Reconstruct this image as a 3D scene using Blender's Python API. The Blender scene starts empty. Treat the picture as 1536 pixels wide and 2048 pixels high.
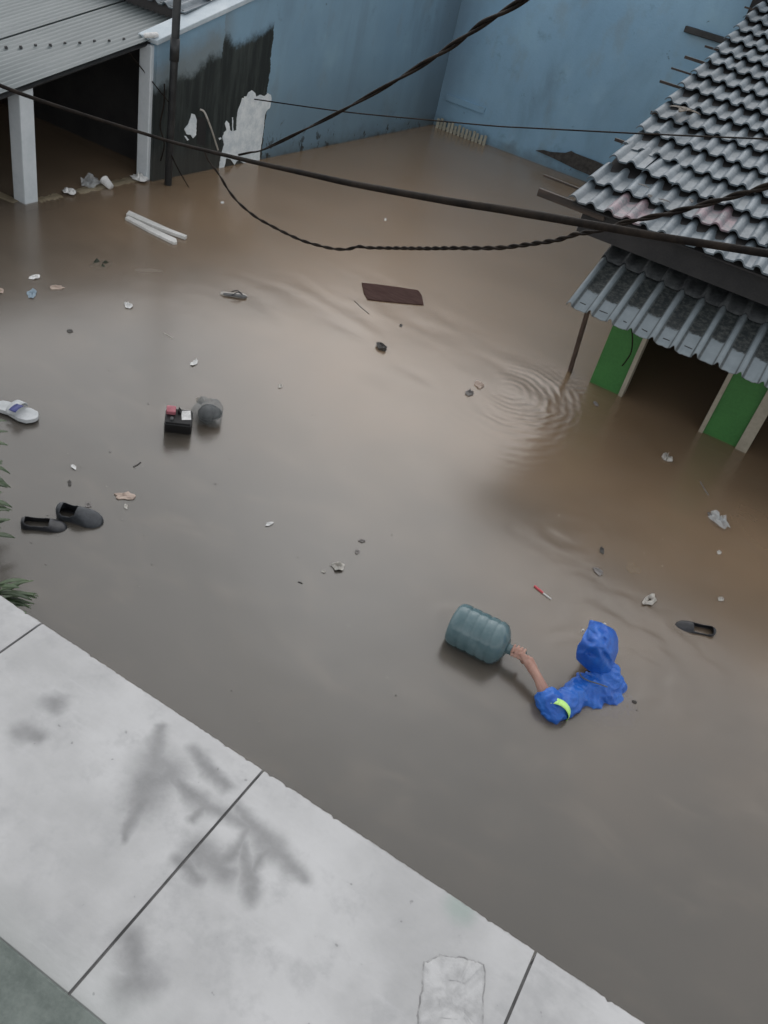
import bpy, bmesh, math, random
from mathutils import Vector, Matrix
random.seed(7)
C = bpy.context.scene.collection
PI = math.pi
V = Vector

# ------------------------------------------------------------------ camera, light, exposure
CAM = V((0.0, 0.0, 3.6))
CR = V((0.84714293, 0.49034203, 0.20472797))
CU = V((-0.45154076, 0.46120157, 0.76380891))
CF = V((-0.28010675, 0.73949835, -0.61211307))
FPX = 1700.8
cd = bpy.data.cameras.new('camera')
cam = bpy.data.objects.new('camera', cd)
C.objects.link(cam)
cam.matrix_world = Matrix(((CR.x, CU.x, -CF.x, CAM.x), (CR.y, CU.y, -CF.y, CAM.y), (CR.z, CU.z, -CF.z, CAM.z), (0, 0, 0, 1)))
cd.sensor_fit = 'VERTICAL'
cd.sensor_height = 24.0
cd.lens = FPX / 2048 * 24.0
cd.clip_start = 0.05
cd.clip_end = 500
scene = bpy.context.scene
scene.camera = cam
SUN_EL, SUN_AZ = math.radians(43), math.radians(-23)     # azimuth clockwise from +Y
w = bpy.data.worlds.new('World')
scene.world = w
w.use_nodes = True
wn, wl = w.node_tree.nodes, w.node_tree.links
wn.clear()
sky = wn.new('ShaderNodeTexSky')
sky.sky_type = 'NISHITA'
sky.sun_disc = False
sky.sun_elevation = SUN_EL
sky.sun_rotation = SUN_AZ
sky.air_density = 1.2
sky.dust_density = 0.9
hs = wn.new('ShaderNodeHueSaturation')
hs.inputs['Saturation'].default_value = 0.1
bg = wn.new('ShaderNodeBackground')
bg.inputs['Strength'].default_value = 0.15
wo = wn.new('ShaderNodeOutputWorld')
wl.new(sky.outputs[0], hs.inputs['Color'])
wl.new(hs.outputs[0], bg.inputs['Color'])
wl.new(bg.outputs[0], wo.inputs['Surface'])
sd = bpy.data.lights.new('sun', 'SUN')
sd.energy = 0.5
sd.angle = math.radians(120)
sd.color = (1.0, 0.97, 0.93)
sun = bpy.data.objects.new('sun', sd)
C.objects.link(sun)
sdir = V((math.sin(SUN_AZ) * math.cos(SUN_EL), math.cos(SUN_AZ) * math.cos(SUN_EL), math.sin(SUN_EL)))
sun.rotation_euler = sdir.to_track_quat('Z', 'Y').to_euler()
sun.location = (3, -3, 9)
vs = scene.view_settings
vs.view_transform = 'Standard'
vs.look = 'None'
vs.gamma = 1
vs.exposure = 0.5
vs.use_curve_mapping = False
scene.cycles.max_bounces = 8
scene.cycles.transparent_max_bounces = 12
scene.cycles.use_denoising = True

# ------------------------------------------------------------------ helpers: projection onto real planes
def ray(x, y):
    return CF + CR * ((x - 768) / FPX) - CU * ((y - 1024) / FPX)
def at(x, y, z=0.0):
    d = ray(x, y)
    return CAM + d * ((z - CAM.z) / d.z)
def on_plane(x, y, n, p0):
    d = ray(x, y)
    return CAM + d * ((p0 - CAM).dot(n) / d.dot(n))
def along(x, y, D):
    return CAM + ray(x, y).normalized() * D
def lerp_table(t, x):
    if x <= t[0][0]: return t[0][1]
    for (a, b), (c, d) in zip(t, t[1:]):
        if x <= c: return b + (d - b) * (x - a) / (c - a)
    return t[-1][1]

# ------------------------------------------------------------------ helpers: nodes
class Mat:
    def __init__(s, name):
        s.m = bpy.data.materials.new(name)
        s.m.use_nodes = True
        s.t = s.m.node_tree
        s.t.nodes.clear()
    def N(s, typ, props=None, ins=None, out=0):
        n = s.t.nodes.new(typ)
        for k, v in (props or {}).items(): setattr(n, k, v)
        for k, v in (ins or {}).items():
            if isinstance(v, bpy.types.NodeSocket): s.t.links.new(v, n.inputs[k])
            else: n.inputs[k].default_value = v
        return n.outputs[out]
    def M(s, op, a, b=0.0, c=0.0, clamp=False):
        return s.N('ShaderNodeMath', {'operation': op, 'use_clamp': clamp}, {0: a, 1: b, 2: c})
    def mix(s, f, a, b, blend='MIX'):
        c = lambda q: q if isinstance(q, bpy.types.NodeSocket) else (*q, 1.0)[:4]
        return s.N('ShaderNodeMix', {'data_type': 'RGBA', 'blend_type': blend}, {0: f, 6: c(a), 7: c(b)}, 2)
    def noise(s, vec, scale, detail=4, rough=0.55, dist=0.0):
        return s.N('ShaderNodeTexNoise', None, {'Vector': vec, 'Scale': scale, 'Detail': detail, 'Roughness': rough, 'Distortion': dist})
    def ss(s, x, a, b):
        return s.N('ShaderNodeMapRange', {'interpolation_type': 'SMOOTHSTEP'}, {0: x, 1: a, 2: b, 3: 0.0, 4: 1.0})
    def ramp(s, f, stops):
        n = s.t.nodes.new('ShaderNodeValToRGB')
        e = n.color_ramp.elements
        while len(e) < len(stops): e.new(0.5)
        for q, (p, c) in zip(e, stops):
            q.position = p
            q.color = (c, c, c, 1) if not hasattr(c, '__len__') else (*c, 1)[:4]
        s.t.links.new(f, n.inputs[0])
        return n.outputs[0]
    def pos(s): return s.N('ShaderNodeNewGeometry', out=0)
    def obj(s): return s.N('ShaderNodeTexCoord', out=3)
    def rnd(s): return s.N('ShaderNodeObjectInfo', out=5)
    def sep(s, v):
        n = s.t.nodes.new('ShaderNodeSeparateXYZ')
        s.t.links.new(v, n.inputs[0])
        return n.outputs
    def xyz(s, x, y, z): return s.N('ShaderNodeCombineXYZ', None, {0: x, 1: y, 2: z})
    def scale(s, v, k): return s.N('ShaderNodeVectorMath', {'operation': 'MULTIPLY'}, {0: v, 1: k})
    def bump(s, h, strength=0.3, dist=0.01):
        return s.N('ShaderNodeBump', None, {'Height': h, 'Strength': strength, 'Distance': dist})
    def out(s, shader):
        s.N_out = s.t.nodes.new('ShaderNodeOutputMaterial')
        s.t.links.new(shader, s.N_out.inputs[0])
        return s.m
    def pbr(s, color, rough=0.6, normal=None, **kw):
        ins = {'Base Color': color if isinstance(color, bpy.types.NodeSocket) else (*color, 1.0)[:4], 'Roughness': rough}
        if normal is not None: ins['Normal'] = normal
        for k, v in kw.items(): ins[k.replace('_', ' ')] = v
        return s.N('ShaderNodeBsdfPrincipled', None, ins)

def simple(name, a, b, scale=6.0, rough=0.6, bump=0.2, fine=60.0, vary=0.0, stretch=(1, 1, 1), **kw):
    m = Mat(name)
    v = m.scale(m.obj(), stretch)
    n1 = m.noise(v, scale, 5, 0.6)
    n2 = m.noise(v, fine, 3, 0.6)
    f = m.ss(m.M('ADD', m.M('MULTIPLY', n1, 0.75), m.M('MULTIPLY', n2, 0.25)), 0.36, 0.64)
    c = m.mix(f, a, b)
    if vary:
        k = m.M('ADD', m.M('MULTIPLY', m.rnd(), vary), 1 - vary / 2)
        c = m.mix(1.0, c, m.xyz(k, k, k), 'MULTIPLY')
    return m.out(m.pbr(c, rough, m.bump(m.M('ADD', n2, m.M('MULTIPLY', n1, 0.7)), bump, 0.006), **kw))

# ------------------------------------------------------------------ helpers: objects
WL = {}
def put(o, parent):
    C.objects.link(o)
    if parent is not None:
        o.parent = parent
        o.matrix_parent_inverse = Matrix.Translation(-WL[parent.name])
    return o
def tag(o, label=None, cat=None, group=None, kind=None):
    if label: o['label'] = label
    if cat: o['category'] = cat
    if group: o['group'] = group
    if kind: o['kind'] = kind
    return o
def thing(name, label, cat, loc, group=None):
    o = bpy.data.objects.new(name, None)
    o.location = loc
    o.empty_display_size = 0.1
    C.objects.link(o)
    WL[o.name] = V(loc)
    return tag(o, label, cat, group)

class MB:
    def __init__(s): s.v, s.f = [], []
    def add(s, vs, fs):
        b = len(s.v)
        s.v += [V(q) for q in vs]
        s.f += [[i + b for i in q] for q in fs]
        return s
    def box(s, c, d, ax=None):
        c = V(c)
        ax = ax or (V((1, 0, 0)), V((0, 1, 0)), V((0, 0, 1)))
        P = [c + ax[0] * (d[0] / 2 * i) + ax[1] * (d[1] / 2 * j) + ax[2] * (d[2] / 2 * k) for i in (-1, 1) for j in (-1, 1) for k in (-1, 1)]
        return s.add(P, [(0, 1, 3, 2), (4, 6, 7, 5), (0, 4, 5, 1), (2, 3, 7, 6), (0, 2, 6, 4), (1, 5, 7, 3)])
    def b2(s, lo, hi):
        return s.box([(a + b) / 2 for a, b in zip(lo, hi)], [b - a for a, b in zip(lo, hi)])
    def grid(s, P, closed=False):
        n, m = len(P), len(P[0])
        fs = []
        for i in range(n - 1):
            for j in range(m if closed else m - 1):
                k = (j + 1) % m
                fs.append((i * m + j, i * m + k, (i + 1) * m + k, (i + 1) * m + j))
        return s.add([q for r_ in P for q in r_], fs)
    def tube(s, pts, rad, n=8, cap=True, flat=None):
        pts = [V(p) for p in pts]
        if not hasattr(rad, '__len__'): rad = [rad] * len(pts)
        up = V((0, 0, 1))
        rings = []
        for i, p in enumerate(pts):
            t = (pts[min(i + 1, len(pts) - 1)] - pts[max(i - 1, 0)]).normalized()
            a = up - t * up.dot(t)
            if a.length < 0.05:
                a = V((0, 1, 0)) - t * t.y
            a.normalize()
            b = t.cross(a)
            up = a
            rings.append([p + (a * math.cos(2 * PI * k / n) * (flat or 1) + b * math.sin(2 * PI * k / n)) * rad[i] for k in range(n)])
        base = len(s.v)
        s.grid(rings, True)
        if cap:
            s.f.append([base + k for k in range(n)][::-1])
            s.f.append([base + (len(pts) - 1) * n + k for k in range(n)])
        return s
    def capsule(s, pts, rad, n=12, **kw):
        pts = [V(p) for p in pts]
        d0 = (pts[0] - pts[1]).normalized()
        d1 = (pts[-1] - pts[-2]).normalized()
        P, R = [], []
        for a in (0.05, 0.4, 0.75):
            P.append(pts[0] + d0 * rad[0] * math.cos(a * PI / 2)); R.append(rad[0] * math.sin(a * PI / 2) + 1e-4)
        P += pts; R += list(rad)
        for a in (0.75, 0.4, 0.05):
            P.append(pts[-1] + d1 * rad[-1] * math.cos(a * PI / 2)); R.append(rad[-1] * math.sin(a * PI / 2) + 1e-4)
        return s.tube(P, R, n, **kw)
    def ellipsoid(s, c, r, ax=None, n=16, m=10):
        c = V(c)
        ax = ax or (V((1, 0, 0)), V((0, 1, 0)), V((0, 0, 1)))
        rows = []
        for i in range(m + 1):
            t = PI * (0.02 + 0.96 * i / m)
            rows.append([c + ax[0] * (r[0] * math.sin(t) * math.cos(2 * PI * k / n)) + ax[1] * (r[1] * math.sin(t) * math.sin(2 * PI * k / n)) + ax[2] * (-r[2] * math.cos(t)) for k in range(n)])
        b = len(s.v)
        s.grid(rows, True)
        s.f.append([b + k for k in range(n)][::-1])
        s.f.append([b + m * n + k for k in range(n)])
        return s
    def prism(s, poly, ext):
        n = len(poly)
        ext = V(ext)
        s.add([V(p) for p in poly] + [V(p) + ext for p in poly],
              [list(range(n))[::-1], list(range(n, 2 * n))] + [(i, (i + 1) % n, n + (i + 1) % n, n + i) for i in range(n)])
        return s
    def mesh(s, name, origin):
        me = bpy.data.meshes.new(name)
        me.from_pydata([tuple(q - origin) for q in s.v], [], s.f)
        bm = bmesh.new(); bm.from_mesh(me)
        bmesh.ops.recalc_face_normals(bm, faces=bm.faces)
        bm.to_mesh(me); bm.free()
        return me
    def build(s, name, m, parent=None, smooth=False, bevel=0, origin=None, solid=0, **t):
        if origin is None:
            lo = V([min(q[i] for q in s.v) for i in range(3)]); hi = V([max(q[i] for q in s.v) for i in range(3)])
            origin = V(((lo.x + hi.x) / 2, (lo.y + hi.y) / 2, lo.z))
        me = s.mesh(name, origin)
        me.materials.append(m)
        if smooth: me.shade_smooth()
        o = bpy.data.objects.new(name, me)
        o.location = origin
        put(o, parent)
        WL[o.name] = V(origin)
        if solid:
            q = o.modifiers.new('thickness', 'SOLIDIFY'); q.thickness = solid; q.offset = 0
        if bevel:
            q = o.modifiers.new('edge', 'BEVEL'); q.width = bevel; q.segments = 2; q.limit_method = 'ANGLE'
        return tag(o, **t)

def catmull(P, k=6):
    P = [V(p) for p in P]
    out = []
    for i in range(len(P) - 1):
        a, b, c, d = P[max(i - 1, 0)], P[i], P[i + 1], P[min(i + 2, len(P) - 1)]
        for j in range(k):
            t = j / k
            out.append(0.5 * ((2 * b) + (c - a) * t + (2 * a - 5 * b + 4 * c - d) * t * t + (3 * b - a - 3 * c + d) * t ** 3))
    out.append(P[-1])
    return out

# ------------------------------------------------------------------ materials
def water_mat():
    m = Mat('flood_water')
    P = m.pos()
    x, y, z = m.sep(P)
    h = m.M('MULTIPLY', m.noise(P, 1.3, 2, 0.5), 0.006)
    h = m.M('ADD', h, m.M('MULTIPLY', m.noise(m.scale(P, (1, 1, 1)), 7.0, 2, 0.5), 0.0009))
    # long low waves that run out from the middle of the yard towards its far end
    wv = m.M('SINE', m.M('ADD', m.M('MULTIPLY', m.M('ADD', y, m.M('MULTIPLY', x, 0.16)), 15.0), m.M('MULTIPLY', m.noise(P, 0.9, 3, 0.5), 9.0)))
    band = m.M('MULTIPLY', m.ss(y, 5.0, 6.0), m.M('SUBTRACT', 1.0, m.ss(y, 7.0, 8.2)))
    band = m.M('MULTIPLY', band, m.ss(x, -5.2, -3.6))
    band = m.M('MULTIPLY', band, m.ss(m.noise(P, 0.8, 2), 0.40, 0.62))
    h = m.M('ADD', h, m.M('MULTIPLY', m.M('MULTIPLY', wv, band), 0.0019))
    def ring(c, lam, r0, r1, amp, half=None):
        d = m.N('ShaderNodeVectorMath', {'operation': 'DISTANCE'}, {0: m.xyz(x, y, 0.0), 1: (c.x, c.y, 0)}, 1)
        d = m.M('ADD', d, m.M('MULTIPLY', m.noise(P, 2.2, 2), lam * 2.2))
        s_ = m.M('SINE', m.M('MULTIPLY', d, 2 * PI / lam))
        f = m.M('MULTIPLY', m.ss(d, r0 * 0.4, r0), m.M('SUBTRACT', 1.0, m.ss(d, r0, r1)))
        if half is not None:
            a = m.M('ADD', m.M('MULTIPLY', m.M('SUBTRACT', x, c.x), half[0]), m.M('MULTIPLY', m.M('SUBTRACT', y, c.y), half[1]))
            f = m.M('MULTIPLY', f, m.ss(a, -0.25, 0.35))
        return m.M('MULTIPLY', m.M('MULTIPLY', s_, f), amp)
    for a in ((at(1022, 780), 0.082, 0.22, 1.15, 0.0009, (0.6, 0.1)), (at(1010, 815), 0.11, 0.3, 1.3, 0.0007, (0.4, -0.4)), (at(1180, 800), 0.09, 0.2, 0.9, 0.0005), (at(1205, 1350), 0.24, 0.45, 1.4, 0.0022, (0.3, 1.0)),
              (at(940, 1262), 0.17, 0.25, 0.6, 0.0008), (at(1130, 1060), 0.22, 0.2, 0.8, 0.0013), (at(360, 830), 0.12, 0.2, 0.5, 0.0006)):
        h = m.M('ADD', h, ring(*a))
    nrm = m.bump(h, 1.0, 1.0)
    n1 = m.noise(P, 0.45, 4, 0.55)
    far_lift = m.ss(m.M('ADD', y, m.M('ADD', m.M('MULTIPLY', x, 0.22), m.M('MULTIPLY', m.M('SUBTRACT', n1, 0.5), 3.0))), 2.6, 7.5)  # far water browner with silt, and brightened to replace light blocked by walls
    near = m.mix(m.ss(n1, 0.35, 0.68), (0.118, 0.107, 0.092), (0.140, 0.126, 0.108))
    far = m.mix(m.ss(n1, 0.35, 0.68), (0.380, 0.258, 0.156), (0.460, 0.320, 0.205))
    silt = m.mix(far_lift, near, far)
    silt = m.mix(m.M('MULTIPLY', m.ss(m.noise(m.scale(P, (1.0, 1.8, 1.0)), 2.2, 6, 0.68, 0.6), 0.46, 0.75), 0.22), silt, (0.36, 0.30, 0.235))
    dif = m.N('ShaderNodeBsdfDiffuse', None, {'Color': silt})
    tr = m.N('ShaderNodeBsdfTransparent')
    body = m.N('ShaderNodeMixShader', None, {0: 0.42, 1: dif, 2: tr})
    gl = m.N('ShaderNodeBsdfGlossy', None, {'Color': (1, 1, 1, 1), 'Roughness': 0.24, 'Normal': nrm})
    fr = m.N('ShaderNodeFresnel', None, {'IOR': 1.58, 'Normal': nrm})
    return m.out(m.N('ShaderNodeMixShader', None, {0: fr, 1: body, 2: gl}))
def silt_mat(alpha):
    m = Mat('silt_%d' % int(alpha * 100))
    P = m.pos()
    c = m.mix(m.ss(m.sep(P)[1], 2.6, 7.5), (0.140, 0.128, 0.102), (0.37, 0.25, 0.155))  # under sheets carry the same painted brightening towards the far end
    d = m.N('ShaderNodeBsdfDiffuse', None, {'Color': c})
    if alpha >= 1: return m.out(d)
    return m.out(m.N('ShaderNodeMixShader', None, {0: 1 - alpha, 1: d, 2: m.N('ShaderNodeBsdfTransparent')}))

WA, WB_ = V((-6.66, 7.62, 0)), V((-6.225, 14.2, 0))      # foot of the mouldy gable wall
WD = (WB_ - WA).normalized()
WN = V((WD.y, -WD.x, 0))                                  # faces the yard
def wallpt(x, y, off=0.0):
    return on_plane(x, y, WN, WA + WN * off)
YB = 13.97
def backpt(x, y, off=0.0):
    return on_plane(x, y, V((0, -1, 0)), V((0, YB - off, 0)))

def wall_mat(name, mould):
    m = Mat(name)
    P = m.pos()
    x, y, z = m.sep(P)
    st = m.scale(P, (3.0, 3.0, 0.28))
    big = m.noise(P, 0.55, 4, 0.6)
    streak = m.noise(st, 1.6, 4, 0.6)
    c = m.mix(m.ss(big, 0.3, 0.7), (0.215, 0.375, 0.525), (0.270, 0.445, 0.595))
    c = m.mix(m.M('MULTIPLY', m.ss(streak, 0.42, 0.75), 0.12), c, (0.170, 0.290, 0.385))
    c = m.mix(m.M('MULTIPLY', m.ss(m.noise(P, 2.1, 6, 0.7), 0.60, 0.72), 0.50), c, (0.15, 0.245, 0.32))
    c = m.mix(m.M('MULTIPLY', m.ss(m.noise(P, 1.1, 5, 0.65), 0.57, 0.75), 0.5), c, (0.31, 0.50, 0.62))
    c = m.mix(m.M('MULTIPLY', m.ss(m.noise(P, 5.0, 4, 0.7), 0.665, 0.73), 0.75), c, (0.055, 0.08, 0.095))
    c = m.mix(m.M('MULTIPLY', m.ss(m.noise(m.scale(P, (1.0, 1.0, 0.45)), 0.8, 5, 0.62, 0.4), 0.50, 0.72), 0.42), c, (0.115, 0.165, 0.205))
    c = m.mix(m.M('MULTIPLY', m.ss(m.noise(m.scale(P, (1.3, 1.3, 0.7)), 1.7, 5, 0.62), 0.54, 0.70), 0.40), c, (0.230, 0.300, 0.340))
    if not mould:
        rp, rq = backpt(1388, 44), backpt(1476, 112)
        bx_ = m.M('MULTIPLY', m.M('MULTIPLY', m.ss(x, rp.x - 0.06, rp.x + 0.08), m.M('SUBTRACT', 1.0, m.ss(x, rq.x, rq.x + 0.5))), m.M('MULTIPLY', m.ss(z, rq.z - 0.15, rq.z + 0.2), m.M('SUBTRACT', 1.0, m.ss(z, 2.28, 2.34))))
        c = m.mix(m.M('MULTIPLY', bx_, 0.75), c, (0.33, 0.45, 0.53))
    if mould:
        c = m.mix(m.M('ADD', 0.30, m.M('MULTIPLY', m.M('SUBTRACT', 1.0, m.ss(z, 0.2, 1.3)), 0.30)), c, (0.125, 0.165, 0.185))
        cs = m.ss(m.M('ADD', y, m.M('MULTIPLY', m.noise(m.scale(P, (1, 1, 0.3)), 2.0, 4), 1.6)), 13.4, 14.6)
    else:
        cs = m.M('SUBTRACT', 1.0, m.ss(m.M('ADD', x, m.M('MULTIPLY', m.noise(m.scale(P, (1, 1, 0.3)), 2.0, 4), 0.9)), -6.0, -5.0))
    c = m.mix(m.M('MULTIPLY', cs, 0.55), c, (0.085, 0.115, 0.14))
    # damp, spalled foot just above the flood line
    foot = m.M('SUBTRACT', 1.0, m.ss(m.M('ADD', z, m.M('MULTIPLY', m.noise(P, 3.0, 5, 0.7), 0.5)), 0.22, 0.50))
    c = m.mix(m.M('MULTIPLY', foot, 0.55), c, (0.085, 0.105, 0.110))
    if mould:
        spots = m.M('MULTIPLY', m.ss(m.noise(m.scale(P, (1, 1, 0.6)), 6.5, 4, 0.72), 0.585, 0.615), m.M('SUBTRACT', 1.0, m.ss(z, 0.06, 0.40)))
        c = m.mix(spots, c, (0.035, 0.040, 0.040))
        # mould grown over the paint: its upper border steps up the wall, its right border is straight
        tops = [(316, 178), (322, 172), (345, 160), (372, 150), (398, 132), (420, 112), (446, 108), (449, 66), (460, 74), (474, 86), (500, 70), (525, 58), (551, 46)]
        pts = [wallpt(*q) for q in tops]
        y0, y1 = 7.0, 10.4
        stops = [((p.y - y0) / (y1 - y0), p.z / 2) for p in pts]
        stops = [(0.0, 0.3)] + stops + [(stops[-1][0] + 0.004, -0.5)]
        stops = [(a, max(b, 0.0)) for a, b in stops]
        yj = m.M('ADD', y, m.M('MULTIPLY', m.M('SUBTRACT', m.noise(P, 3.2, 5, 0.7), 0.5), 0.16))
        lim = m.M('MULTIPLY', m.ramp(m.M('DIVIDE', m.M('SUBTRACT', yj, y0), y1 - y0), stops), 2.0)
        nz = m.M('MULTIPLY', m.M('SUBTRACT', m.noise(P, 3.4, 6, 0.72), 0.5), 0.34)
        k = m.ss(m.M('SUBTRACT', lim, m.M('ADD', z, nz)), -0.05, 0.08)
        dark = m.mix(m.ss(m.noise(m.scale(P, (4, 4, 0.5)), 2.2, 5, 0.65), 0.38, 0.72), (0.010, 0.015, 0.015), (0.040, 0.050, 0.047))
        lowz = m.M('SUBTRACT', 1.0, m.ss(m.M('ADD', z, nz), 0.1, 0.45))
        dark = m.mix(m.M('MULTIPLY', lowz, 0.5), dark, (0.055, 0.050, 0.042))
        # a buff halo of bare render over the mould's lower steps
        hal = m.M('MULTIPLY', m.M('MULTIPLY', m.ss(m.M('SUBTRACT', lim, m.M('ADD', z, nz)), -0.38, -0.1), m.M('SUBTRACT', 1.0, m.ss(y, 8.5, 8.9))), 0.6)
        c = m.mix(hal, c, (0.17, 0.165, 0.135))
        c = m.mix(k, c, dark)
    nb = m.M('ADD', m.noise(P, 30.0, 4, 0.6), m.M('MULTIPLY', m.noise(P, 4.0, 4, 0.6), 1.4))
    return m.out(m.pbr(c, 0.75, m.bump(nb, 0.35, 0.012)))

def slab_mat():
    m = Mat('pale_concrete')
    P = m.pos()
    x, y, z = m.sep(P)
    n1 = m.noise(P, 1.6, 5, 0.6)
    n2 = m.noise(P, 5.5, 5, 0.65)
    c = m.mix(m.ss(n1, 0.3, 0.7), (0.385, 0.385, 0.386), (0.52, 0.52, 0.522))
    c = m.mix(m.M('MULTIPLY', m.ss(n2, 0.48, 0.72), 0.6), c, (0.335, 0.337, 0.342))
    c = m.mix(m.M('MULTIPLY', m.ss(m.noise(m.scale(P, (0.5, 3, 1)), 3.0, 5, 0.7), 0.52, 0.8), 0.35), c, (0.60, 0.60, 0.61))
    c = m.mix(m.M('MULTIPLY', m.ss(m.noise(P, 22.0, 2, 0.5), 0.735, 0.775), 0.55), c, (0.19, 0.19, 0.19))
    # dark branching marks with soft edges, and other soft dark patches
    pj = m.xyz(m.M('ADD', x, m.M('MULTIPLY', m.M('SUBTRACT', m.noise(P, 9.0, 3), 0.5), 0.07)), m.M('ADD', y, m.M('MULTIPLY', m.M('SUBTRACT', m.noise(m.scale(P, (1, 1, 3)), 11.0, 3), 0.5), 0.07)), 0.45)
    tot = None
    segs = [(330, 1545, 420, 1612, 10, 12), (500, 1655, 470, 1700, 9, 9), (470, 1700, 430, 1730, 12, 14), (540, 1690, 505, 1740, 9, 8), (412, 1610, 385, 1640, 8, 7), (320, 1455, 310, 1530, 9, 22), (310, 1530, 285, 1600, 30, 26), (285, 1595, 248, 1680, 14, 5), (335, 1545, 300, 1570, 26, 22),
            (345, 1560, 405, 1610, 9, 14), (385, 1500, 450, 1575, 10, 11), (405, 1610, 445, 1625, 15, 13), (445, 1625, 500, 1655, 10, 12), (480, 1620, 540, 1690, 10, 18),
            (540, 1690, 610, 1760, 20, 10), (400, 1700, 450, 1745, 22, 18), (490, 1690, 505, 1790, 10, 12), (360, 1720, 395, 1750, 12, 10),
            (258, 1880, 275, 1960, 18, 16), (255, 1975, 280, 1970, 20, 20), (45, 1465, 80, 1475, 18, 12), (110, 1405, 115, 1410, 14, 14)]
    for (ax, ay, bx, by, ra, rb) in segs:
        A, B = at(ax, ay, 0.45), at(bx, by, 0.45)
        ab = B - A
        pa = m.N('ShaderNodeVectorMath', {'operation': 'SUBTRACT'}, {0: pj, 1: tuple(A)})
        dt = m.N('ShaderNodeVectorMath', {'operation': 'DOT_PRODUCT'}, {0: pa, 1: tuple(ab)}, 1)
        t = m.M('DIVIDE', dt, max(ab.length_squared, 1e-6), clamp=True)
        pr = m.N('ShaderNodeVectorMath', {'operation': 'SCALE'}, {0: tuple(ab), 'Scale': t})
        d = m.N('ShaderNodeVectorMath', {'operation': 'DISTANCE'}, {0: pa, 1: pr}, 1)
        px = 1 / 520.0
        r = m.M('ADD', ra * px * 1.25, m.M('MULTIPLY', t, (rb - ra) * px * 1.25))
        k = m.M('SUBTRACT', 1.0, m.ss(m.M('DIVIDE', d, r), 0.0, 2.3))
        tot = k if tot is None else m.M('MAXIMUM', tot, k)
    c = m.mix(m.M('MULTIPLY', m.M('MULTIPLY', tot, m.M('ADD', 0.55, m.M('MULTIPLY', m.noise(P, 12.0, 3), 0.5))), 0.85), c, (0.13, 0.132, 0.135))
    # green algae: a thin smear at the outer edge and a film towards the building
    g = at(920, 1815, 0.45)
    dg = m.N('ShaderNodeVectorMath', {'operation': 'DISTANCE'}, {0: pj, 1: tuple(g)}, 1)
    c = m.mix(m.M('MULTIPLY', m.M('SUBTRACT', 1.0, m.ss(dg, 0.01, 0.10)), 0.5), c, (0.22, 0.31, 0.27))
    fb = m.M('SUBTRACT', 1.0, m.ss(m.M('ADD', y, m.M('MULTIPLY', n2, 0.12)), 0.80, 1.12))
    c = m.mix(m.M('MULTIPLY', fb, 0.35), c, (0.24, 0.27, 0.25))
    eb = m.ss(m.M('ADD', y, m.M('MULTIPLY', m.noise(P, 16.0, 4, 0.7), 0.04)), 1.925, 1.945)
    c = m.mix(m.M('MULTIPLY', eb, 0.6), c, (0.2, 0.2, 0.19))
    bm_ = m.bump(m.M('ADD', m.noise(P, 45.0, 4, 0.6), m.M('MULTIPLY', n2, 1.2)), 0.22, 0.006)
    rgh = m.M('SUBTRACT', 0.72, m.M('MULTIPLY', tot, 0.3))
    return m.out(m.pbr(c, rgh, bm_))

def sheet_mat(x0, pitch, yl):
    m = Mat('old_fibre_cement')
    P = m.pos()
    x, y, z = m.sep(P)
    ph = m.M('DIVIDE', m.M('SUBTRACT', x, x0), pitch)
    cell = m.M('FLOOR', ph)
    u = m.M('FRACT', ph)
    hv = m.N('ShaderNodeTexWhiteNoise', {'noise_dimensions': '1D'}, {'W': cell})
    v = m.M('ADD', m.M('SUBTRACT', y, yl), m.M('MULTIPLY', m.M('SUBTRACT', m.noise(P, 14.0, 5, 0.7), 0.5), 0.10))
    pale = m.mix(m.noise(P, 12.0, 5, 0.6), (0.155, 0.19, 0.21), (0.255, 0.295, 0.32))
    moss = m.mix(m.ss(m.noise(P, 26.0, 5, 0.75), 0.42, 0.66), (0.022, 0.028, 0.030), (0.085, 0.092, 0.088))
    pan = m.M('MULTIPLY', m.ss(u, 0.27, 0.33), m.M('SUBTRACT', 1.0, m.ss(u, 0.93, 1.0)))
    up = m.ss(m.M('SUBTRACT', v, m.M('ADD', 0.22, m.M('MULTIPLY', hv, 0.07))), -0.01, 0.02)
    k = m.M('MULTIPLY', pan, up)
    gut = m.M('MULTIPLY', m.M('MULTIPLY', m.ss(u, 0.23, 0.28), m.M('SUBTRACT', 1.0, m.ss(u, 0.33, 0.40))), 0.8)
    gut2 = m.M('MULTIPLY', m.ss(u, 0.90, 0.97), 0.7)
    k = m.M('MAXIMUM', m.M('MAXIMUM', k, gut), gut2)
    k = m.M('MAXIMUM', k, m.M('MULTIPLY', m.ss(v, 0.36, 0.72), 0.75))
    c = m.mix(k, pale, moss)
    return m.out(m.pbr(c, 0.55, m.bump(m.noise(P, 60.0, 4, 0.7), 0.4, 0.006)))

def cloth_mat(name, a, b, rough):
    m = Mat(name)
    o = m.obj()
    n = m.noise(o, 6.0, 4, 0.6, 0.6)
    n2 = m.noise(m.scale(o, (1.0, 1.0, 2.6)), 13.0, 4, 0.6, 1.2)
    c = m.mix(m.ss(n, 0.35, 0.65), a, b)
    cr = m.M('SUBTRACT', 1.0, m.M('ABSOLUTE', m.M('MULTIPLY', m.M('SUBTRACT', n2, 0.5), 4.0)), clamp=True)
    return m.out(m.pbr(c, rough, m.bump(m.M('ADD', n, m.M('MULTIPLY', cr, 0.35)), 0.6, 0.012)))

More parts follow.
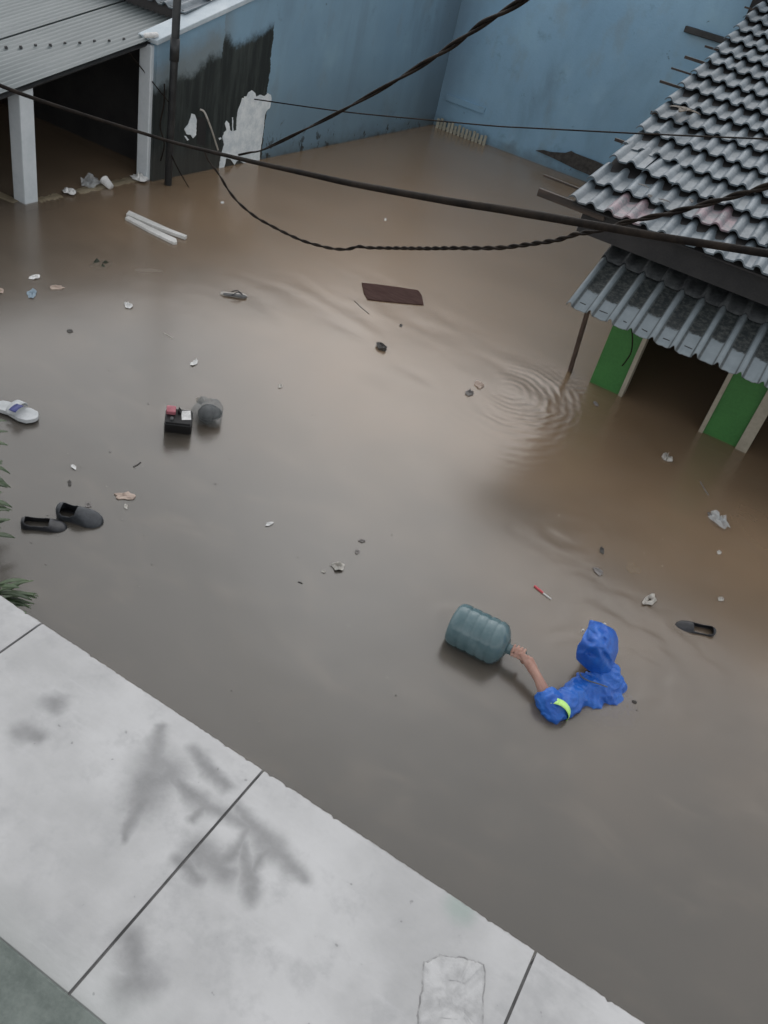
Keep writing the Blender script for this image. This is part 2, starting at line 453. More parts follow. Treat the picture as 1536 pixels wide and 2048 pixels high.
MAT = dict(
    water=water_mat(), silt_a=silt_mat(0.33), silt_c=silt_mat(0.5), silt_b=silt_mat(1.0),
    wall_mould=wall_mat('gable_paint', True), wall_blue=wall_mat('blue_grey_paint', False),
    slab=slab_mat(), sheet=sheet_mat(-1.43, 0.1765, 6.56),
    joint=simple('dark_joint', (0.07, 0.07, 0.07), (0.15, 0.148, 0.145), 9),
    plaster=simple('bare_white_plaster', (0.62, 0.68, 0.72), (0.84, 0.88, 0.90), 7.0, 0.8, 0.5, 40),
    grey_paint=simple('pale_grey_paint', (0.52, 0.57, 0.60), (0.62, 0.66, 0.69), 2.0, 0.6, 0.15, 30),
    flash=simple('pale_flashing', (0.40, 0.47, 0.52), (0.52, 0.58, 0.62), 3.0, 0.5, 0.1),
    zinc=simple('weathered_sheet_metal', (0.120, 0.145, 0.150), (0.160, 0.185, 0.190), 1.3, 0.45, 0.1, 24, 0.08, (3, 0.5, 1)),
    dark_in=simple('shade_black', (0.014, 0.014, 0.015), (0.03, 0.028, 0.028), 2.0, 0.8, 0.2),  # near-black colour stands in for shade indoors, under eaves and in gaps
    tile=simple('grey_concrete_tile', (0.100, 0.126, 0.146), (0.178, 0.212, 0.240), 5.0, 0.42, 0.3, 55, 0.32),
    tile_dark=simple('black_concrete_tile', (0.05, 0.065, 0.075), (0.17, 0.20, 0.22), 7.0, 0.6, 0.5, 55, 0.35),
    tile_pink=simple('pink_stained_tile', (0.12, 0.135, 0.15), (0.29, 0.205, 0.23), 7.0, 0.42, 0.5, 55, 0.2),
    wood=simple('wet_dark_wood', (0.022, 0.016, 0.013), (0.060, 0.043, 0.033), 3.0, 0.6, 0.5, 60, 0.2, (1, 8, 8)),
    wood_mid=simple('brown_wood', (0.045, 0.030, 0.024), (0.085, 0.058, 0.046), 4.0, 0.6, 0.5, 70, 0.0, (8, 8, 1)),
    green=simple('green_paint', (0.026, 0.122, 0.026), (0.038, 0.165, 0.036), 2.5, 0.6, 0.2, 40),
    cream=simple('cream_trim_paint', (0.24, 0.22, 0.17), (0.34, 0.31, 0.25), 3.0, 0.6, 0.2, 40),
    ledge=simple('muddy_tiled_ledge', (0.20, 0.165, 0.11), (0.32, 0.27, 0.19), 4.0, 0.5, 0.3, 40),
    bamboo=simple('pale_bamboo', (0.30, 0.29, 0.23), (0.42, 0.41, 0.34), 6.0, 0.6, 0.3, 40, 0.3),
    cable=simple('old_black_cable', (0.006, 0.0045, 0.004), (0.022, 0.016, 0.012), 8.0, 0.75, 0.4, 60, Specular_IOR_Level=0.15),
    iron=simple('dark_iron', (0.012, 0.014, 0.016), (0.03, 0.032, 0.034), 6.0, 0.5, 0.3, 60),
    skin=simple('skin', (0.36, 0.20, 0.155), (0.44, 0.26, 0.205), 14.0, 0.5, 0.15, 80, Subsurface_Weight=0.12),
    hair=simple('black_hair', (0.010, 0.009, 0.009), (0.025, 0.022, 0.02), 20.0, 0.5, 0.5, 80),
    coat=cloth_mat('blue_rain_plastic', (0.012, 0.095, 0.44), (0.022, 0.145, 0.56), 0.36),
    band=simple('lime_reflective_tape', (0.50, 0.88, 0.20), (0.58, 0.95, 0.28), 14.0, 0.4, 0.1),
    black=simple('black_leather', (0.012, 0.013, 0.016), (0.028, 0.030, 0.036), 10.0, 0.42, 0.3, 70),
    black2=simple('scuffed_black_leather', (0.020, 0.024, 0.030), (0.05, 0.056, 0.064), 10.0, 0.5, 0.3, 70),
    plastic_black=simple('black_plastic', (0.009, 0.009, 0.010), (0.016, 0.016, 0.017), 6.0, 0.4, 0.1),
    lining=simple('grey_lining', (0.10, 0.105, 0.11), (0.16, 0.165, 0.17), 10.0, 0.8, 0.3),
    white=simple('white_scrap', (0.55, 0.55, 0.54), (0.75, 0.75, 0.74), 20.0, 0.6, 0.3, 90),
    offwhite=simple('soaked_scrap', (0.34, 0.32, 0.29), (0.50, 0.48, 0.44), 16.0, 0.6, 0.3, 90),
    grey_scrap=simple('grey_scrap', (0.13, 0.12, 0.115), (0.22, 0.205, 0.195), 16.0, 0.6, 0.3, 90),
    dark_scrap=simple('dark_scrap', (0.02, 0.018, 0.016), (0.06, 0.055, 0.05), 16.0, 0.6, 0.3, 90),
    pink=simple('pinkish_foam', (0.36, 0.28, 0.235), (0.46, 0.37, 0.31), 16.0, 0.7, 0.3, 90),
    red=simple('red_plastic', (0.50, 0.06, 0.08), (0.60, 0.10, 0.12), 16.0, 0.4, 0.1),
    rose=simple('faded_red_plastic', (0.36, 0.10, 0.13), (0.46, 0.17, 0.20), 16.0, 0.4, 0.1),
    blue_strap=simple('navy_strap', (0.03, 0.04, 0.16), (0.05, 0.06, 0.22), 16.0, 0.5, 0.2),
    sandal=simple('pale_grey_rubber', (0.40, 0.42, 0.43), (0.52, 0.54, 0.55), 12.0, 0.6, 0.2),
    board=simple('brown_board', (0.060, 0.034, 0.030), (0.088, 0.054, 0.048), 5.0, 0.95, 0.4, 80, 0.0, (1, 6, 1), Specular_IOR_Level=0.1),
    tube=simple('white_moulding', (0.50, 0.50, 0.48), (0.66, 0.66, 0.64), 6.0, 0.5, 0.2, 60),
    yellow=simple('yellow_leaf', (0.30, 0.22, 0.03), (0.38, 0.29, 0.06), 16.0, 0.6, 0.2),
    leaf=simple('green_leaf', (0.030, 0.058, 0.022), (0.070, 0.105, 0.045), 8.0, 0.5, 0.2, 60, 0.5),
    leaf_deep=simple('drowned_leaf', (0.012, 0.020, 0.010), (0.03, 0.04, 0.02), 8.0, 0.6, 0.2, 60),
    leaf_dry=simple('dry_brown_leaf', (0.06, 0.045, 0.03), (0.12, 0.09, 0.06), 9.0, 0.6, 0.3, 60, 0.3),
    moss=simple('mossy_concrete', (0.085, 0.105, 0.095), (0.15, 0.175, 0.16), 4.0, 0.7, 0.4, 50),
    pad=simple('mortar_patch', (0.36, 0.36, 0.362), (0.50, 0.50, 0.502), 9.0, 0.8, 0.6, 40), rim=simple('dirt_rim', (0.20, 0.20, 0.20), (0.44, 0.44, 0.44), 12.0, 0.8, 0.4, 50),
    eave_shade=simple('eave_shaded_sheet', (0.012, 0.014, 0.016), (0.045, 0.05, 0.052), 9.0, 0.7, 0.5, 40),  # near-black colour stands in for eave shade on the upper sheets
    eye=simple('eye', (0.5, 0.48, 0.46), (0.6, 0.58, 0.56), 10.0, 0.2, 0.0),
)
def clear_mat(name, col, rough, trans, alpha=1.0):
    m = Mat(name)
    o = m.obj()
    n = m.noise(o, 18.0, 4, 0.65, 0.8)
    p = m.pbr(col, rough, m.bump(n, 0.5, 0.012), Transmission_Weight=trans, IOR=1.3, Alpha=alpha)
    return m.out(p)
def jug_mat():
    m = Mat('tinted_polycarbonate')
    o = m.obj()
    n = m.noise(o, 9.0, 4, 0.6)
    c = m.mix(m.ss(n, 0.35, 0.7), (0.12, 0.195, 0.215), (0.18, 0.26, 0.28))
    p = m.pbr(c, 0.13, m.bump(m.noise(o, 14.0, 3), 0.15, 0.006), IOR=1.55)
    t = m.N('ShaderNodeBsdfTransparent', None, {'Color': (0.62, 0.80, 0.84, 1)})
    return m.out(m.N('ShaderNodeMixShader', None, {0: 0.28, 1: p, 2: t}))
MAT['jug'] = jug_mat()
MAT['clear'] = clear_mat('clear_film', (0.26, 0.28, 0.285), 0.18, 0.0, 0.34)
MAT['pale_film'] = clear_mat('pale_clear_film', (0.62, 0.65, 0.66), 0.25, 0.0, 0.30)
MAT['blue_film'] = clear_mat('pale_blue_film', (0.34, 0.44, 0.52), 0.35, 0.0, 0.62)

# ------------------------------------------------------------------ ground, water
g = MB().box((0, 60, -1.45), (240, 240, 0.1))
g.build('ground', MAT['ledge'], kind='structure')
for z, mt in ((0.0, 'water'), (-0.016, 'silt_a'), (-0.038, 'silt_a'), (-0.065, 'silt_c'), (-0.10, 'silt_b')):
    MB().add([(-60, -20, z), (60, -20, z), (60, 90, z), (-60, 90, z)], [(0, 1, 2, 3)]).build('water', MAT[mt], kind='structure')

# ------------------------------------------------------------------ terrace slab in front of the window
ZS = 0.45
JX = [-4.79, -3.51, -2.23, -0.95, 0.34, 1.62, 2.90, 4.18]
def structure(name, loc):
    o = bpy.data.objects.new(name, None)
    o.location = loc
    C.objects.link(o)
    WL[o.name] = V(loc)
    o['kind'] = 'structure'
    return o
terr = structure('terrace', (0, 1.3, 0))
MB().b2((-4.79, 0.815, -1.4), (4.18, 1.86, ZS - 0.009)).build('terrace_base', MAT['joint'], terr)
rs = random.Random(3)
for a, b in zip(JX, JX[1:]):
    n = 90
    rows = []
    fr = [1.92 + rs.uniform(-0.0015, 0.0015) - (rs.random() < 0.05) * rs.uniform(0.003, 0.009) for _ in range(n + 1)]
    for k in range(n + 1):
        x = a + 0.006 + (b - a - 0.012) * k / n
        y = fr[k]
        rows.append([(x, 0.83, ZS - 0.14), (x, 0.83, ZS - 0.006), (x, 0.836, ZS), (x, 1.2, ZS), (x, 1.6, ZS), (x, y - 0.03, ZS), (x, y - 0.010, ZS - 0.002), (x, y, ZS - 0.012 - rs.uniform(0, 0.005)), (x, y - 0.003, ZS - 0.10), (x, 1.87, ZS - 0.14)])
    m = MB().grid(rows, True)
    m.f.append(list(range(10))); m.f.append([n * 10 + q for q in range(10)][::-1])
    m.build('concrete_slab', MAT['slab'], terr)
# mossy sill strip where the slab meets the building
MB().b2((-4.79, 0.42, ZS - 0.3), (4.18, 0.829, ZS + 0.012)).build('sill_strip', MAT['moss'], terr, bevel=0.008)
# mortar patch with a rough, low rim
q = [at(850, 1925, ZS), at(880, 1912, ZS), at(935, 1918, ZS), at(968, 1932, ZS), at(965, 2048, ZS), at(962, 2110, ZS), at(828, 2110, ZS), at(838, 2030, ZS)]
ring_o, ring_i = [], []
cx = sum(q, V()) / len(q)
pp = []
for i in range(len(q)):
    for k in range(9):
        p = q[i].lerp(q[(i + 1) % len(q)], k / 9)
        pp.append(p + V((rs.uniform(-.004, .004), rs.uniform(-.004, .004), 0)))
rows = [[p.lerp(cx, -0.05 - rs.uniform(0, .03)) + V((0, 0, -0.002)) for p in pp], [p.lerp(cx, -0.01) + V((0, 0, 0.003)) for p in pp], [p.lerp(cx, 0.06) + V((0, 0, 0.003)) for p in pp]]
m = MB().grid(rows, True)
m.build('dirt_rim', MAT['rim'], terr)
rows = [[p + V((0, 0, 0.0)) for p in pp], [p.lerp(cx, 0.02) + V((0, 0, 0.006 + rs.uniform(-.002, .002))) for p in pp], [p.lerp(cx, 0.10) + V((0, 0, 0.007)) for p in pp],
        [p.lerp(cx, 0.2) + V((0, 0, 0.008 + rs.uniform(-.002, .002))) for p in pp], [p.lerp(cx, 0.6) + V((0, 0, 0.009 + rs.uniform(-.002, .002))) for p in pp]]
m = MB().grid(rows, True)
m.f.append([4 * len(pp) + k for k in range(len(pp))])
m.build('mortar_patch', MAT['pad'], terr, smooth=True)

# ------------------------------------------------------------------ back wall
bw = thing('boundary_wall', 'tall blue grey rendered wall closing the far end of the flooded yard', 'wall', (0, YB, 0))
MB().b2((-6.60, YB, -1.4), (9.0, YB + 0.2, 3.9)).build('wall_face', MAT['wall_blue'], bw)
a, b = backpt(893, 196), backpt(972, 214)
MB().b2((a.x, YB - 0.035, a.z - 0.03), (b.x, YB, b.z - 0.01)).build('ledge', MAT['wall_blue'], bw, bevel=0.006)
a, b = backpt(1380, 34), backpt(1474, 60)
MB().b2((a.x, YB - 0.08, 2.31), (b.x + 0.4, YB, 2.39)).build('pipe_shelf', MAT['iron'], bw, bevel=0.01)
# pale pickets in the corner
pf = thing('picket_fence', 'short row of cream pickets standing in the water at the wall corner', 'fence', (-5.6, YB - 0.12, 0))
a, b = backpt(876, 250, 0.10), backpt(968, 288, 0.10)
for k in range(14):
    t = k / 13
    p = a.lerp(b, t)
    hgt = 0.15 + 0.035 * math.sin(k * 2.1) * 0.4 + rs.uniform(-0.012, 0.012)
    MB().box((p.x, YB - 0.12, hgt / 2 - 0.2), (0.044, 0.018, hgt + 0.4), (V((1, 0, rs.uniform(-.05, .05))).normalized(), V((0, 1, 0)), V((rs.uniform(-.04, .04), 0, 1)).normalized())).build('picket', MAT['bamboo'], pf)
MB().b2((a.x - 0.02, YB - 0.108, 0.02), (b.x + 0.02, YB - 0.092, 0.05)).build('rail', MAT['bamboo'], pf)
# dark sheet standing in for an opening in the wall beside the roof
poly = [backpt(*c, 0.06) for c in ((1071, 301), (1085, 300), (1100, 304), (1130, 306), (1142, 302), (1150, 307), (1190, 322), (1232, 341), (1245, 365), (1197, 358), (1150, 338), (1105, 316))]
o = MB().prism(poly, (0, 0.02, 0)).build('opening_sheet', MAT['dark_scrap'], label='dark sheet standing in for an opening in the back wall beside the tiled roof edge', cat='sheet')

# ------------------------------------------------------------------ left house: mouldy gable wall, carport, roofs
lh = thing('left_house', 'low house with metal carport roof and mould blackened gable wall', 'house', (-7.2, 7.0, 0))
SL = 0.285
A, B = WA, WB_
z0, z1 = 1.43, 1.43 + SL * (B - A).length
wq = [A + V((0, 0, -1.4)), B + V((0, 0, -1.4)), B + V((0, 0, z1)), A + V((0, 0, z0))]
MB().prism(wq, -WN * 0.18).build('gable_wall', MAT['wall_mould'], lh)
# sloping flashing along the top of the gable
d3 = (V((WD.x, WD.y, SL))).normalized()
p0 = A + V((0, 0, z0 + 0.02)) - WD * 0.02 - WN * 0.10
side = WN
nrm = side.cross(d3).normalized()
if nrm.z < 0: nrm = -nrm
Ln = (B - A).length
MB().box(p0 + d3 * (Ln / 2), (Ln + 0.05, 0.27, 0.05), (d3, side, nrm)).build('verge_flashing', MAT['flash'], lh, bevel=0.008)
p = on_plane(316, 73, WN, WA + WN * 0.02)
MB().capsule([p - WD * 0.12 - WN * .05, p + WD * 0.02 - WN * .05], [0.025, 0.03], 10).build('drain_spout', MAT['white'], lh, smooth=True)
# torn white plaster where the paint has come away
def zoom7(pts): return [(340 + a / 6.4, 160 + b / 6.4) for a, b in pts]
def flake(pts, name, mt, parent, thick, off):
    rr = random.Random(len(pts))
    q = []
    for i in range(len(pts)):
        (ax, ay), (bx, by) = pts[i], pts[(i + 1) % len(pts)]
        n = max(1, int(math.hypot(bx - ax, by - ay) / 3.0))
        for k in range(n):
            t = k / n
            j = 0.5 if k else 0.15
            q.append((ax + (bx - ax) * t + rr.uniform(-j, j), ay + (by - ay) * t + rr.uniform(-j, j)))
    poly = [wallpt(x, y, off) for x, y in q]
    return MB().prism(poly, WN * thick).build(name, mt, parent)
flake(zoom7([(930, 215), (980, 208), (1000, 160), (1045, 130), (1085, 165), (1100, 215), (1150, 188), (1210, 205), (1250, 165), (1287, 190), (1295, 240), (1275, 350), (1232, 392), (1215, 430), (1195, 600), (1168, 800), (1150, 900), (1140, 1100), (1000, 1090), (880, 1030), (850, 1035), (822, 1082), (770, 1010), (712, 1000), (690, 1110), (678, 1230), (618, 1240), (630, 1070), (645, 990), (668, 900), (690, 820), (668, 740), (690, 670), (722, 640), (700, 560), (722, 518), (752, 555), (765, 640), (800, 660), (848, 640), (850, 500), (870, 380), (900, 300)]), 'plaster_patch', MAT['plaster'], lh, 0.008, 0.001)
flake(zoom7([(270, 430), (312, 440), (335, 500), (330, 700), (290, 745), (268, 705), (205, 690), (180, 630), (232, 560), (258, 490)]), 'plaster_patch', MAT['plaster'], lh, 0.007, 0.001)
flake(zoom7([(180, 715), (200, 715), (235, 760), (215, 775)]), 'plaster_patch', MAT['plaster'], lh, 0.007, 0.001)
flake(zoom7([(620, 745), (650, 735), (655, 752), (628, 765)]), 'plaster_patch', MAT['plaster'], lh, 0.007, 0.001)
flake(zoom7([(792, 480), (803, 478), (806, 660), (795, 655)]), 'plaster_patch', MAT['plaster'], lh, 0.007, 0.001)
flake(zoom7([(345, 470), (460, 470), (455, 700), (440, 840), (345, 820)]), 'wall_hollow', MAT['dark_in'], lh, 0.004, 0.001)
# hanging conduit on the mouldy wall
pts = [wallpt(400, 219, 0.05), wallpt(408, 223, 0.07), wallpt(415, 238, 0.09), wallpt(424, 262, 0.08), wallpt(431, 284, 0.06), wallpt(436, 300, 0.05)]
MB().tube(catmull(pts), 0.011, 8).build('loose_conduit', MAT['offwhite'], lh, smooth=True)

# posts of the carport
def post(cx, cy, w, top):
    m = MB()
    m.b2((cx - w / 2, cy - w / 2, -1.4), (cx + w / 2, cy + w / 2, top))
    return m.build('post', MAT['grey_paint'], lh, bevel=0.012)
pm_ = at(50.7, 407); pl_ = at(32, 405); pr_ = at(74, 401)
post((pl_.x + pr_.x) / 2 - 0.03, (pl_.y + pr_.y) / 2 + 0.02, 0.165, 1.09)
pe = at(300, 358)
MB().b2((pe.x - 0.14, pe.y - 0.075, -1.4), (pe.x + 0.02, pe.y + 0.085, 1.40)).build('post', MAT['grey_paint'], lh, bevel=0.01)
# ledge just breaking the surface between the posts
rl = random.Random(5)
segs = [(0.00, 0.20, 0.008), (0.34, 0.98, 0.014)]
p_a, p_b = at(76, 402), at(288, 356)
for s0, s1, zt in segs:
    a, b = p_a.lerp(p_b, s0), p_a.lerp(p_b, s1)
    n = 18
    rows = []
    ax = (b - a).normalized(); sd_ = V((ax.y, -ax.x, 0))
    for k in range(n + 1):
        p = a.lerp(b, k / n)
        wv = rl.uniform(-0.012, 0.012)
        rows.append([p + sd_ * (0.055 + wv) + V((0, 0, -0.3)), p + sd_ * (0.05 + wv) + V((0, 0, zt - 0.01 + rl.uniform(-.006, .004))), p + V((0, 0, zt)), p - sd_ * (0.07 - wv) + V((0, 0, zt - 0.004 + rl.uniform(-.006, .004))), p - sd_ * 0.09 + V((0, 0, -0.3))])
    m = MB().grid(rows, True); m.f.append([0, 1, 2, 3, 4]); m.f.append([n * 5 + q for q in range(5)][::-1])
    m.build('ledge', MAT['ledge'], lh, smooth=False)
a, b = at(-90, 352), at(34, 404)
ax = (b - a).normalized()
MB().box((a + b) / 2 + V((0, 0, -0.145)), ((b - a).length, 0.12, 0.30), (ax, V((-ax.y, ax.x, 0)), V((0, 0, 1)))).build('ledge', MAT['ledge'], lh, bevel=0.01)
# dark inside of the carport
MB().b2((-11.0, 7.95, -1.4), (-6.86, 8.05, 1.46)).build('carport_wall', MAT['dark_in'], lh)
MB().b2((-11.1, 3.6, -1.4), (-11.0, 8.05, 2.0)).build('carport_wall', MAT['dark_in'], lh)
MB().b2((-11.0, 3.6, -1.4), (-6.80, 3.7, 0.70)).build('carport_wall', MAT['dark_in'], lh)  # unseen front wall, added to keep light out of the carport
MB().b2((-9.6, 7.93, -1.4), (-8.9, 7.95, 0.9)).build('door', MAT['wood'], lh)
MB().b2((-6.86, 4.9, 0.93), (-6.76, 5.0, 0.99)).build('beam', MAT['iron'], lh)
# carport roof of corrugated metal: each sheet is a part
RS = 0.1838
def zr(y): return 1.09 + RS * (y - 5.68)
rdir = V((0, 1, RS)).normalized(); rnor = V((0, -RS, 1)).normalized()
mesh_cache = None
for i in range(5):
    xr = -6.72 - 0.93 * i
    if mesh_cache is None:
        m = MB(); rows = []
        nseg = 13 * 6
        for k in range(nseg + 1):
            u = k / nseg
            zz = 0.010 * math.cos(u * 13 * 2 * PI)
            rows.append([V((-0.98 * u, 0, zz)), V((-0.98 * u, 2.4, zz)), V((-0.98 * u, 4.95, zz))])
        m.grid(rows)
        mesh_cache = m.mesh('corrugated_sheet', V((0, 0, 0)))
        mesh_cache.materials.append(MAT['zinc']); mesh_cache.shade_smooth()
    o = bpy.data.objects.new('corrugated_sheet', mesh_cache)
    o.matrix_basis = Matrix.Translation(V((xr, 3.42 - 0.03 * (i % 2), zr(3.42) + 0.006 * (1 + i % 2) - (0.004 * i)))) @ Matrix((( 1, 0, 0, 0), (0, rdir.y, rnor.y, 0), (0, rdir.z, rnor.z, 0), (0, 0, 0, 1)))
    put(o, lh)
    sdm = o.modifiers.new('thickness', 'SOLIDIFY'); sdm.thickness = 0.004; sdm.offset = 0
for k in range(9):                                        # roofing screws with washers
    px_, py_ = 12 + 29.5 * k, 95 - 2.05 * k + (0.8 if k % 2 else -0.6)
    d = ray(px_, py_)
    t = (zr(0) + 0.02 - CAM.z) / (d.z - RS * d.y)
    p = CAM + d * t
    MB().tube([p - rnor * 0.012, p + rnor * 0.012], [0.018, 0.012], 8).build('roof_screw', MAT['iron'], lh)
# dark beams under the sheet edge
MB().tube([V((-6.78, 3.5, zr(3.5) - 0.045)), V((-6.78, 7.7, zr(7.7) - 0.045))], 0.022, 4).build('beam', MAT['iron'], lh)

# ------------------------------------------------------------------ roof tiles
def tile_mesh(name, wdt, ln, mat, amp=0.032, th=0.012, waves=2):
    n = 14 * waves
    prof = []
    for k in range(n + 1):
        u = k / n * waves
        f = u - math.floor(u)
        if u >= waves - 1e-9: f = 0.0
        if f < 0.52: z = amp * math.sin(PI * f / 0.52) ** 0.85
        elif f < 0.60: z = -0.006 * (f - 0.52) / 0.08
        elif f < 0.90: z = -0.006 + 0.004 * (f - 0.6) / 0.3
        else: z = 0.006 * (f - 0.9) / 0.1 - 0.002
        prof.append((wdt * k / n, z))
    rows = []
    for x, z in prof:
        rows.append([V((x, 0, z)), V((x, ln, z - 0.012)), V((x, ln, z - th - 0.012)), V((x, 0.004, z - th - 0.004))])
    m = MB().grid(rows, True)
    m.f.append([0, 1, 2, 3]); m.f.append([n * 4 + q for q in range(4)][::-1])
    me = m.mesh(name, V((0, 0, 0)))
    me.materials.append(mat)
    me.shade_smooth()
    try:
        me.set_sharp_from_angle(angle=math.radians(28))
    except Exception:
        pass
    return me
TW = 0.307
tm = tile_mesh('roof_tile', TW + 0.012, 0.47, MAT['tile'])
tp = tile_mesh('roof_tile', TW + 0.012, 0.47, MAT['tile_pink'])
td = tile_mesh('roof_tile', TW + 0.012, 0.47, MAT['tile_dark'])
def lay(me, parent, org, dy, nr, tilt, rr, jit=1.0):
    o = bpy.data.objects.new('roof_tile', me)
    B_ = Matrix(((1, 0, 0, 0), (0, dy.y, nr.y, 0), (0, dy.z, nr.z, 0), (0, 0, 0, 1)))
    o.matrix_basis = Matrix.Translation(org + nr * rr.uniform(-0.004, 0.006) * jit) @ B_ @ Matrix.Rotation(-tilt + rr.uniform(-.008, .008) * jit, 4, 'X') @ Matrix.Rotation(rr.uniform(-.010, .010) * jit, 4, 'Z') @ Matrix.Rotation(rr.uniform(-.012, .012) * jit, 4, 'Y')
    put(o, parent)
    return o

MB().b2((-9.0, 8.20, zr(8.2) - 0.05), (-6.83, 8.25, zr(8.2) + 0.125)).build('eave_board', MAT['dark_in'], lh)  # added near-black board shuts the gap, standing in for shade under the tiles
# left house tiles behind the carport roof
ls = 0.30
ldir = V((0, 1, ls)).normalized(); lnor = V((0, -ls, 1)).normalized()
rr = random.Random(11)
for ci in range(4):
    y = 8.17 + ci * 0.405
    for k in range(6):
        x = -6.80 - TW * (k + 1)
        lay(td if (ci + k) % 3 else tm, lh, V((x, y, zr(8.17) + 0.125 + (y - 8.17) * ls)), ldir, lnor, 0.05, rr, 0.6)

# ------------------------------------------------------------------ right house: tiled roof, fibre-cement awning, green porch
rh = thing('green_house', 'flooded green house under a weathered grey tiled roof with ragged edge', 'house', (-0.4, 8.0, 0))
NY, NC, X0 = 15, 11, -1.815
SR = 0.237
mdir = V((0, 1, SR)).normalized(); mnor = V((0, -SR, 1)).normalized()
def zm(y): return 1.575 + SR * (y - 7.0)
rr = random.Random(21)
for i in range(NY + 1):
    y = 7.0 + i * 0.3793
    for k in range(NC):
        x = X0 + TW * k + rr.uniform(-0.006, 0.006)
        me = tm
        if (i, k) in ((0, 1), (1, 3)): me = tp
        j = 1.0
        if (i, k) in ((2, 1), (1, 1), (9, 0), (2, 0)): j = 4.0
        ln_ = V((x, y, zm(y) + 0.060))
        lay(me, rh, ln_ + (V((0.02, 0.03, 0.012)) if j > 1 else V((0, 0, 0))), mdir, mnor, 0.118, rr, j)
dk0, dk1 = V((-0.10, 7.06, zm(7.06) - 0.004)), V((-0.10, 13.1, zm(13.1) - 0.004))
MB().box((dk0 + dk1) / 2, (3.36, (dk1 - dk0).length, 0.014), (V((1, 0, 0)), mdir, mnor)).build('gap_shade_board', MAT['dark_in'], rh)  # added dark board stops light leaks and blackens the gaps under the tiles
# ridge and the dark gable peak beyond it
for k in range(9):
    x = X0 + 0.10 + 0.36 * k
    yy = 7.0 + (NY + 1) * 0.3793
    MB().tube([V((x, yy, zm(yy) + 0.06)), V((x + 0.37, yy, zm(yy) + 0.05))], 0.10, 10).build('ridge_cap', MAT['tile_dark'], rh, smooth=True)
p = backpt(1524, 10)
MB().b2((p.x - 0.07, YB - 0.5, p.z - 0.22), (p.x + 0.9, YB - 0.01, p.z + 0.9)).build('roof_vent', MAT['dark_in'], rh, bevel=0.01)
# battens that stick out past the tiles
def zoom3(a, b): return (1060 + a / 3.227, b / 3.227)
for (a0, b0, a1, b1, th) in ((1130, 290, 1210, 310, .022), (1005, 355, 1135, 402, .028), (915, 430, 1055, 473, .018), (840, 515, 980, 557, .024), (780, 716, 815, 722, .03), (550, 890, 640, 916, .026), (1390, 36, 1425, 48, .02), (95, 1118, 335, 1215, .016)):
    q0, q1 = zoom3(a0, b0), zoom3(a1, b1)
    d = ray(*q0); t = (zm(0) - 0.02 - CAM.z) / (d.z - SR * d.y); p0 = CAM + d * t
    d = ray(*q1); t = (zm(0) - 0.02 - CAM.z) / (d.z - SR * d.y); p1 = CAM + d * t
    y = (p0.y + p1.y) / 2
    dv = V((p1.x - p0.x, (p1.y - p0.y) * 0.6, 0)); dv.normalize()
    c0 = V((p0.x, y, zm(y) - 0.035)); c1 = c0 + dv * 0.8
    MB().box((c0 + c1) / 2, (0.8, th, th), (dv, V((-dv.y, dv.x, 0)), V((0, 0, 1)))).build('batten', MAT['wood'], rh)
# eave board
q0 = on_plane(1077, 383, V((0, 1, 0)), V((0, 7.12, 0)))
MB().b2((q0.x, 7.10, q0.z - 0.032), (-1.5, 7.13, q0.z + 0.032)).build('eave_board', MAT['wood'], rh, bevel=0.003)
MB().b2((-1.70, 7.12 + 0.05, 1.36), (1.62, 7.20, 1.60)).build('fascia', MAT['dark_in'], rh)  # coloured near-black for the shade under the eave
for k in range(9):                                        # rafters under the eave
    x = -1.6 + 0.4 * k
    MB().box(V((x, 9.95, zm(9.95) - 0.06)), (0.05, 5.3, 0.07), (V((1, 0, 0)), mdir, mnor)).build('rafter', MAT['wood'], rh)
# walls and porch
MB().b2((-1.165, 7.56, -1.4), (-1.02, 12.9, 1.60)).build('side_wall', MAT['green'], rh)
MB().b2((1.55, 7.56, -1.4), (1.70, 12.9, 1.60)).build('side_wall', MAT['green'], rh)
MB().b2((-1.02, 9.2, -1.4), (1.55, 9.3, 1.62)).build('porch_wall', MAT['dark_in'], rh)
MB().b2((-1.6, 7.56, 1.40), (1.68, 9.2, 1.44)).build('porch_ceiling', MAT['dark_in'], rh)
MB().b2((-1.12, 12.8, -1.4), (1.65, 12.9, 2.7)).build('rear_wall', MAT['wall_blue'], rh)
def px_x(px, py): return at(px, py).x
yf = 7.5
MB().b2((-1.166, yf, -1.4), (-0.872, yf + 0.10, 1.20)).build('green_panel', MAT['green'], rh)
MB().b2((-0.872, yf - 0.02, -1.4), (-0.832, yf + 0.12, 1.20)).build('trim', MAT['cream'], rh, bevel=0.004)
MB().b2((-0.078, yf - 0.02, -1.4), (-0.038, yf + 0.12, 1.20)).build('trim', MAT['cream'], rh, bevel=0.004)
MB().b2((-0.038, yf, -1.4), (0.272, yf + 0.10, 1.20)).build('green_panel', MAT['green'], rh)
MB().b2((0.272, yf - 0.03, -1.4), (0.375, yf + 0.12, 1.20)).build('trim', MAT['cream'], rh, bevel=0.004)
MB().b2((1.25, yf, -1.4), (1.55, yf + 0.10, 1.20)).build('green_panel', MAT['green'], rh)
MB().b2((-0.70, 9.17, -1.4), (0.10, 9.2, 0.75)).build('door', MAT['wood'], rh)
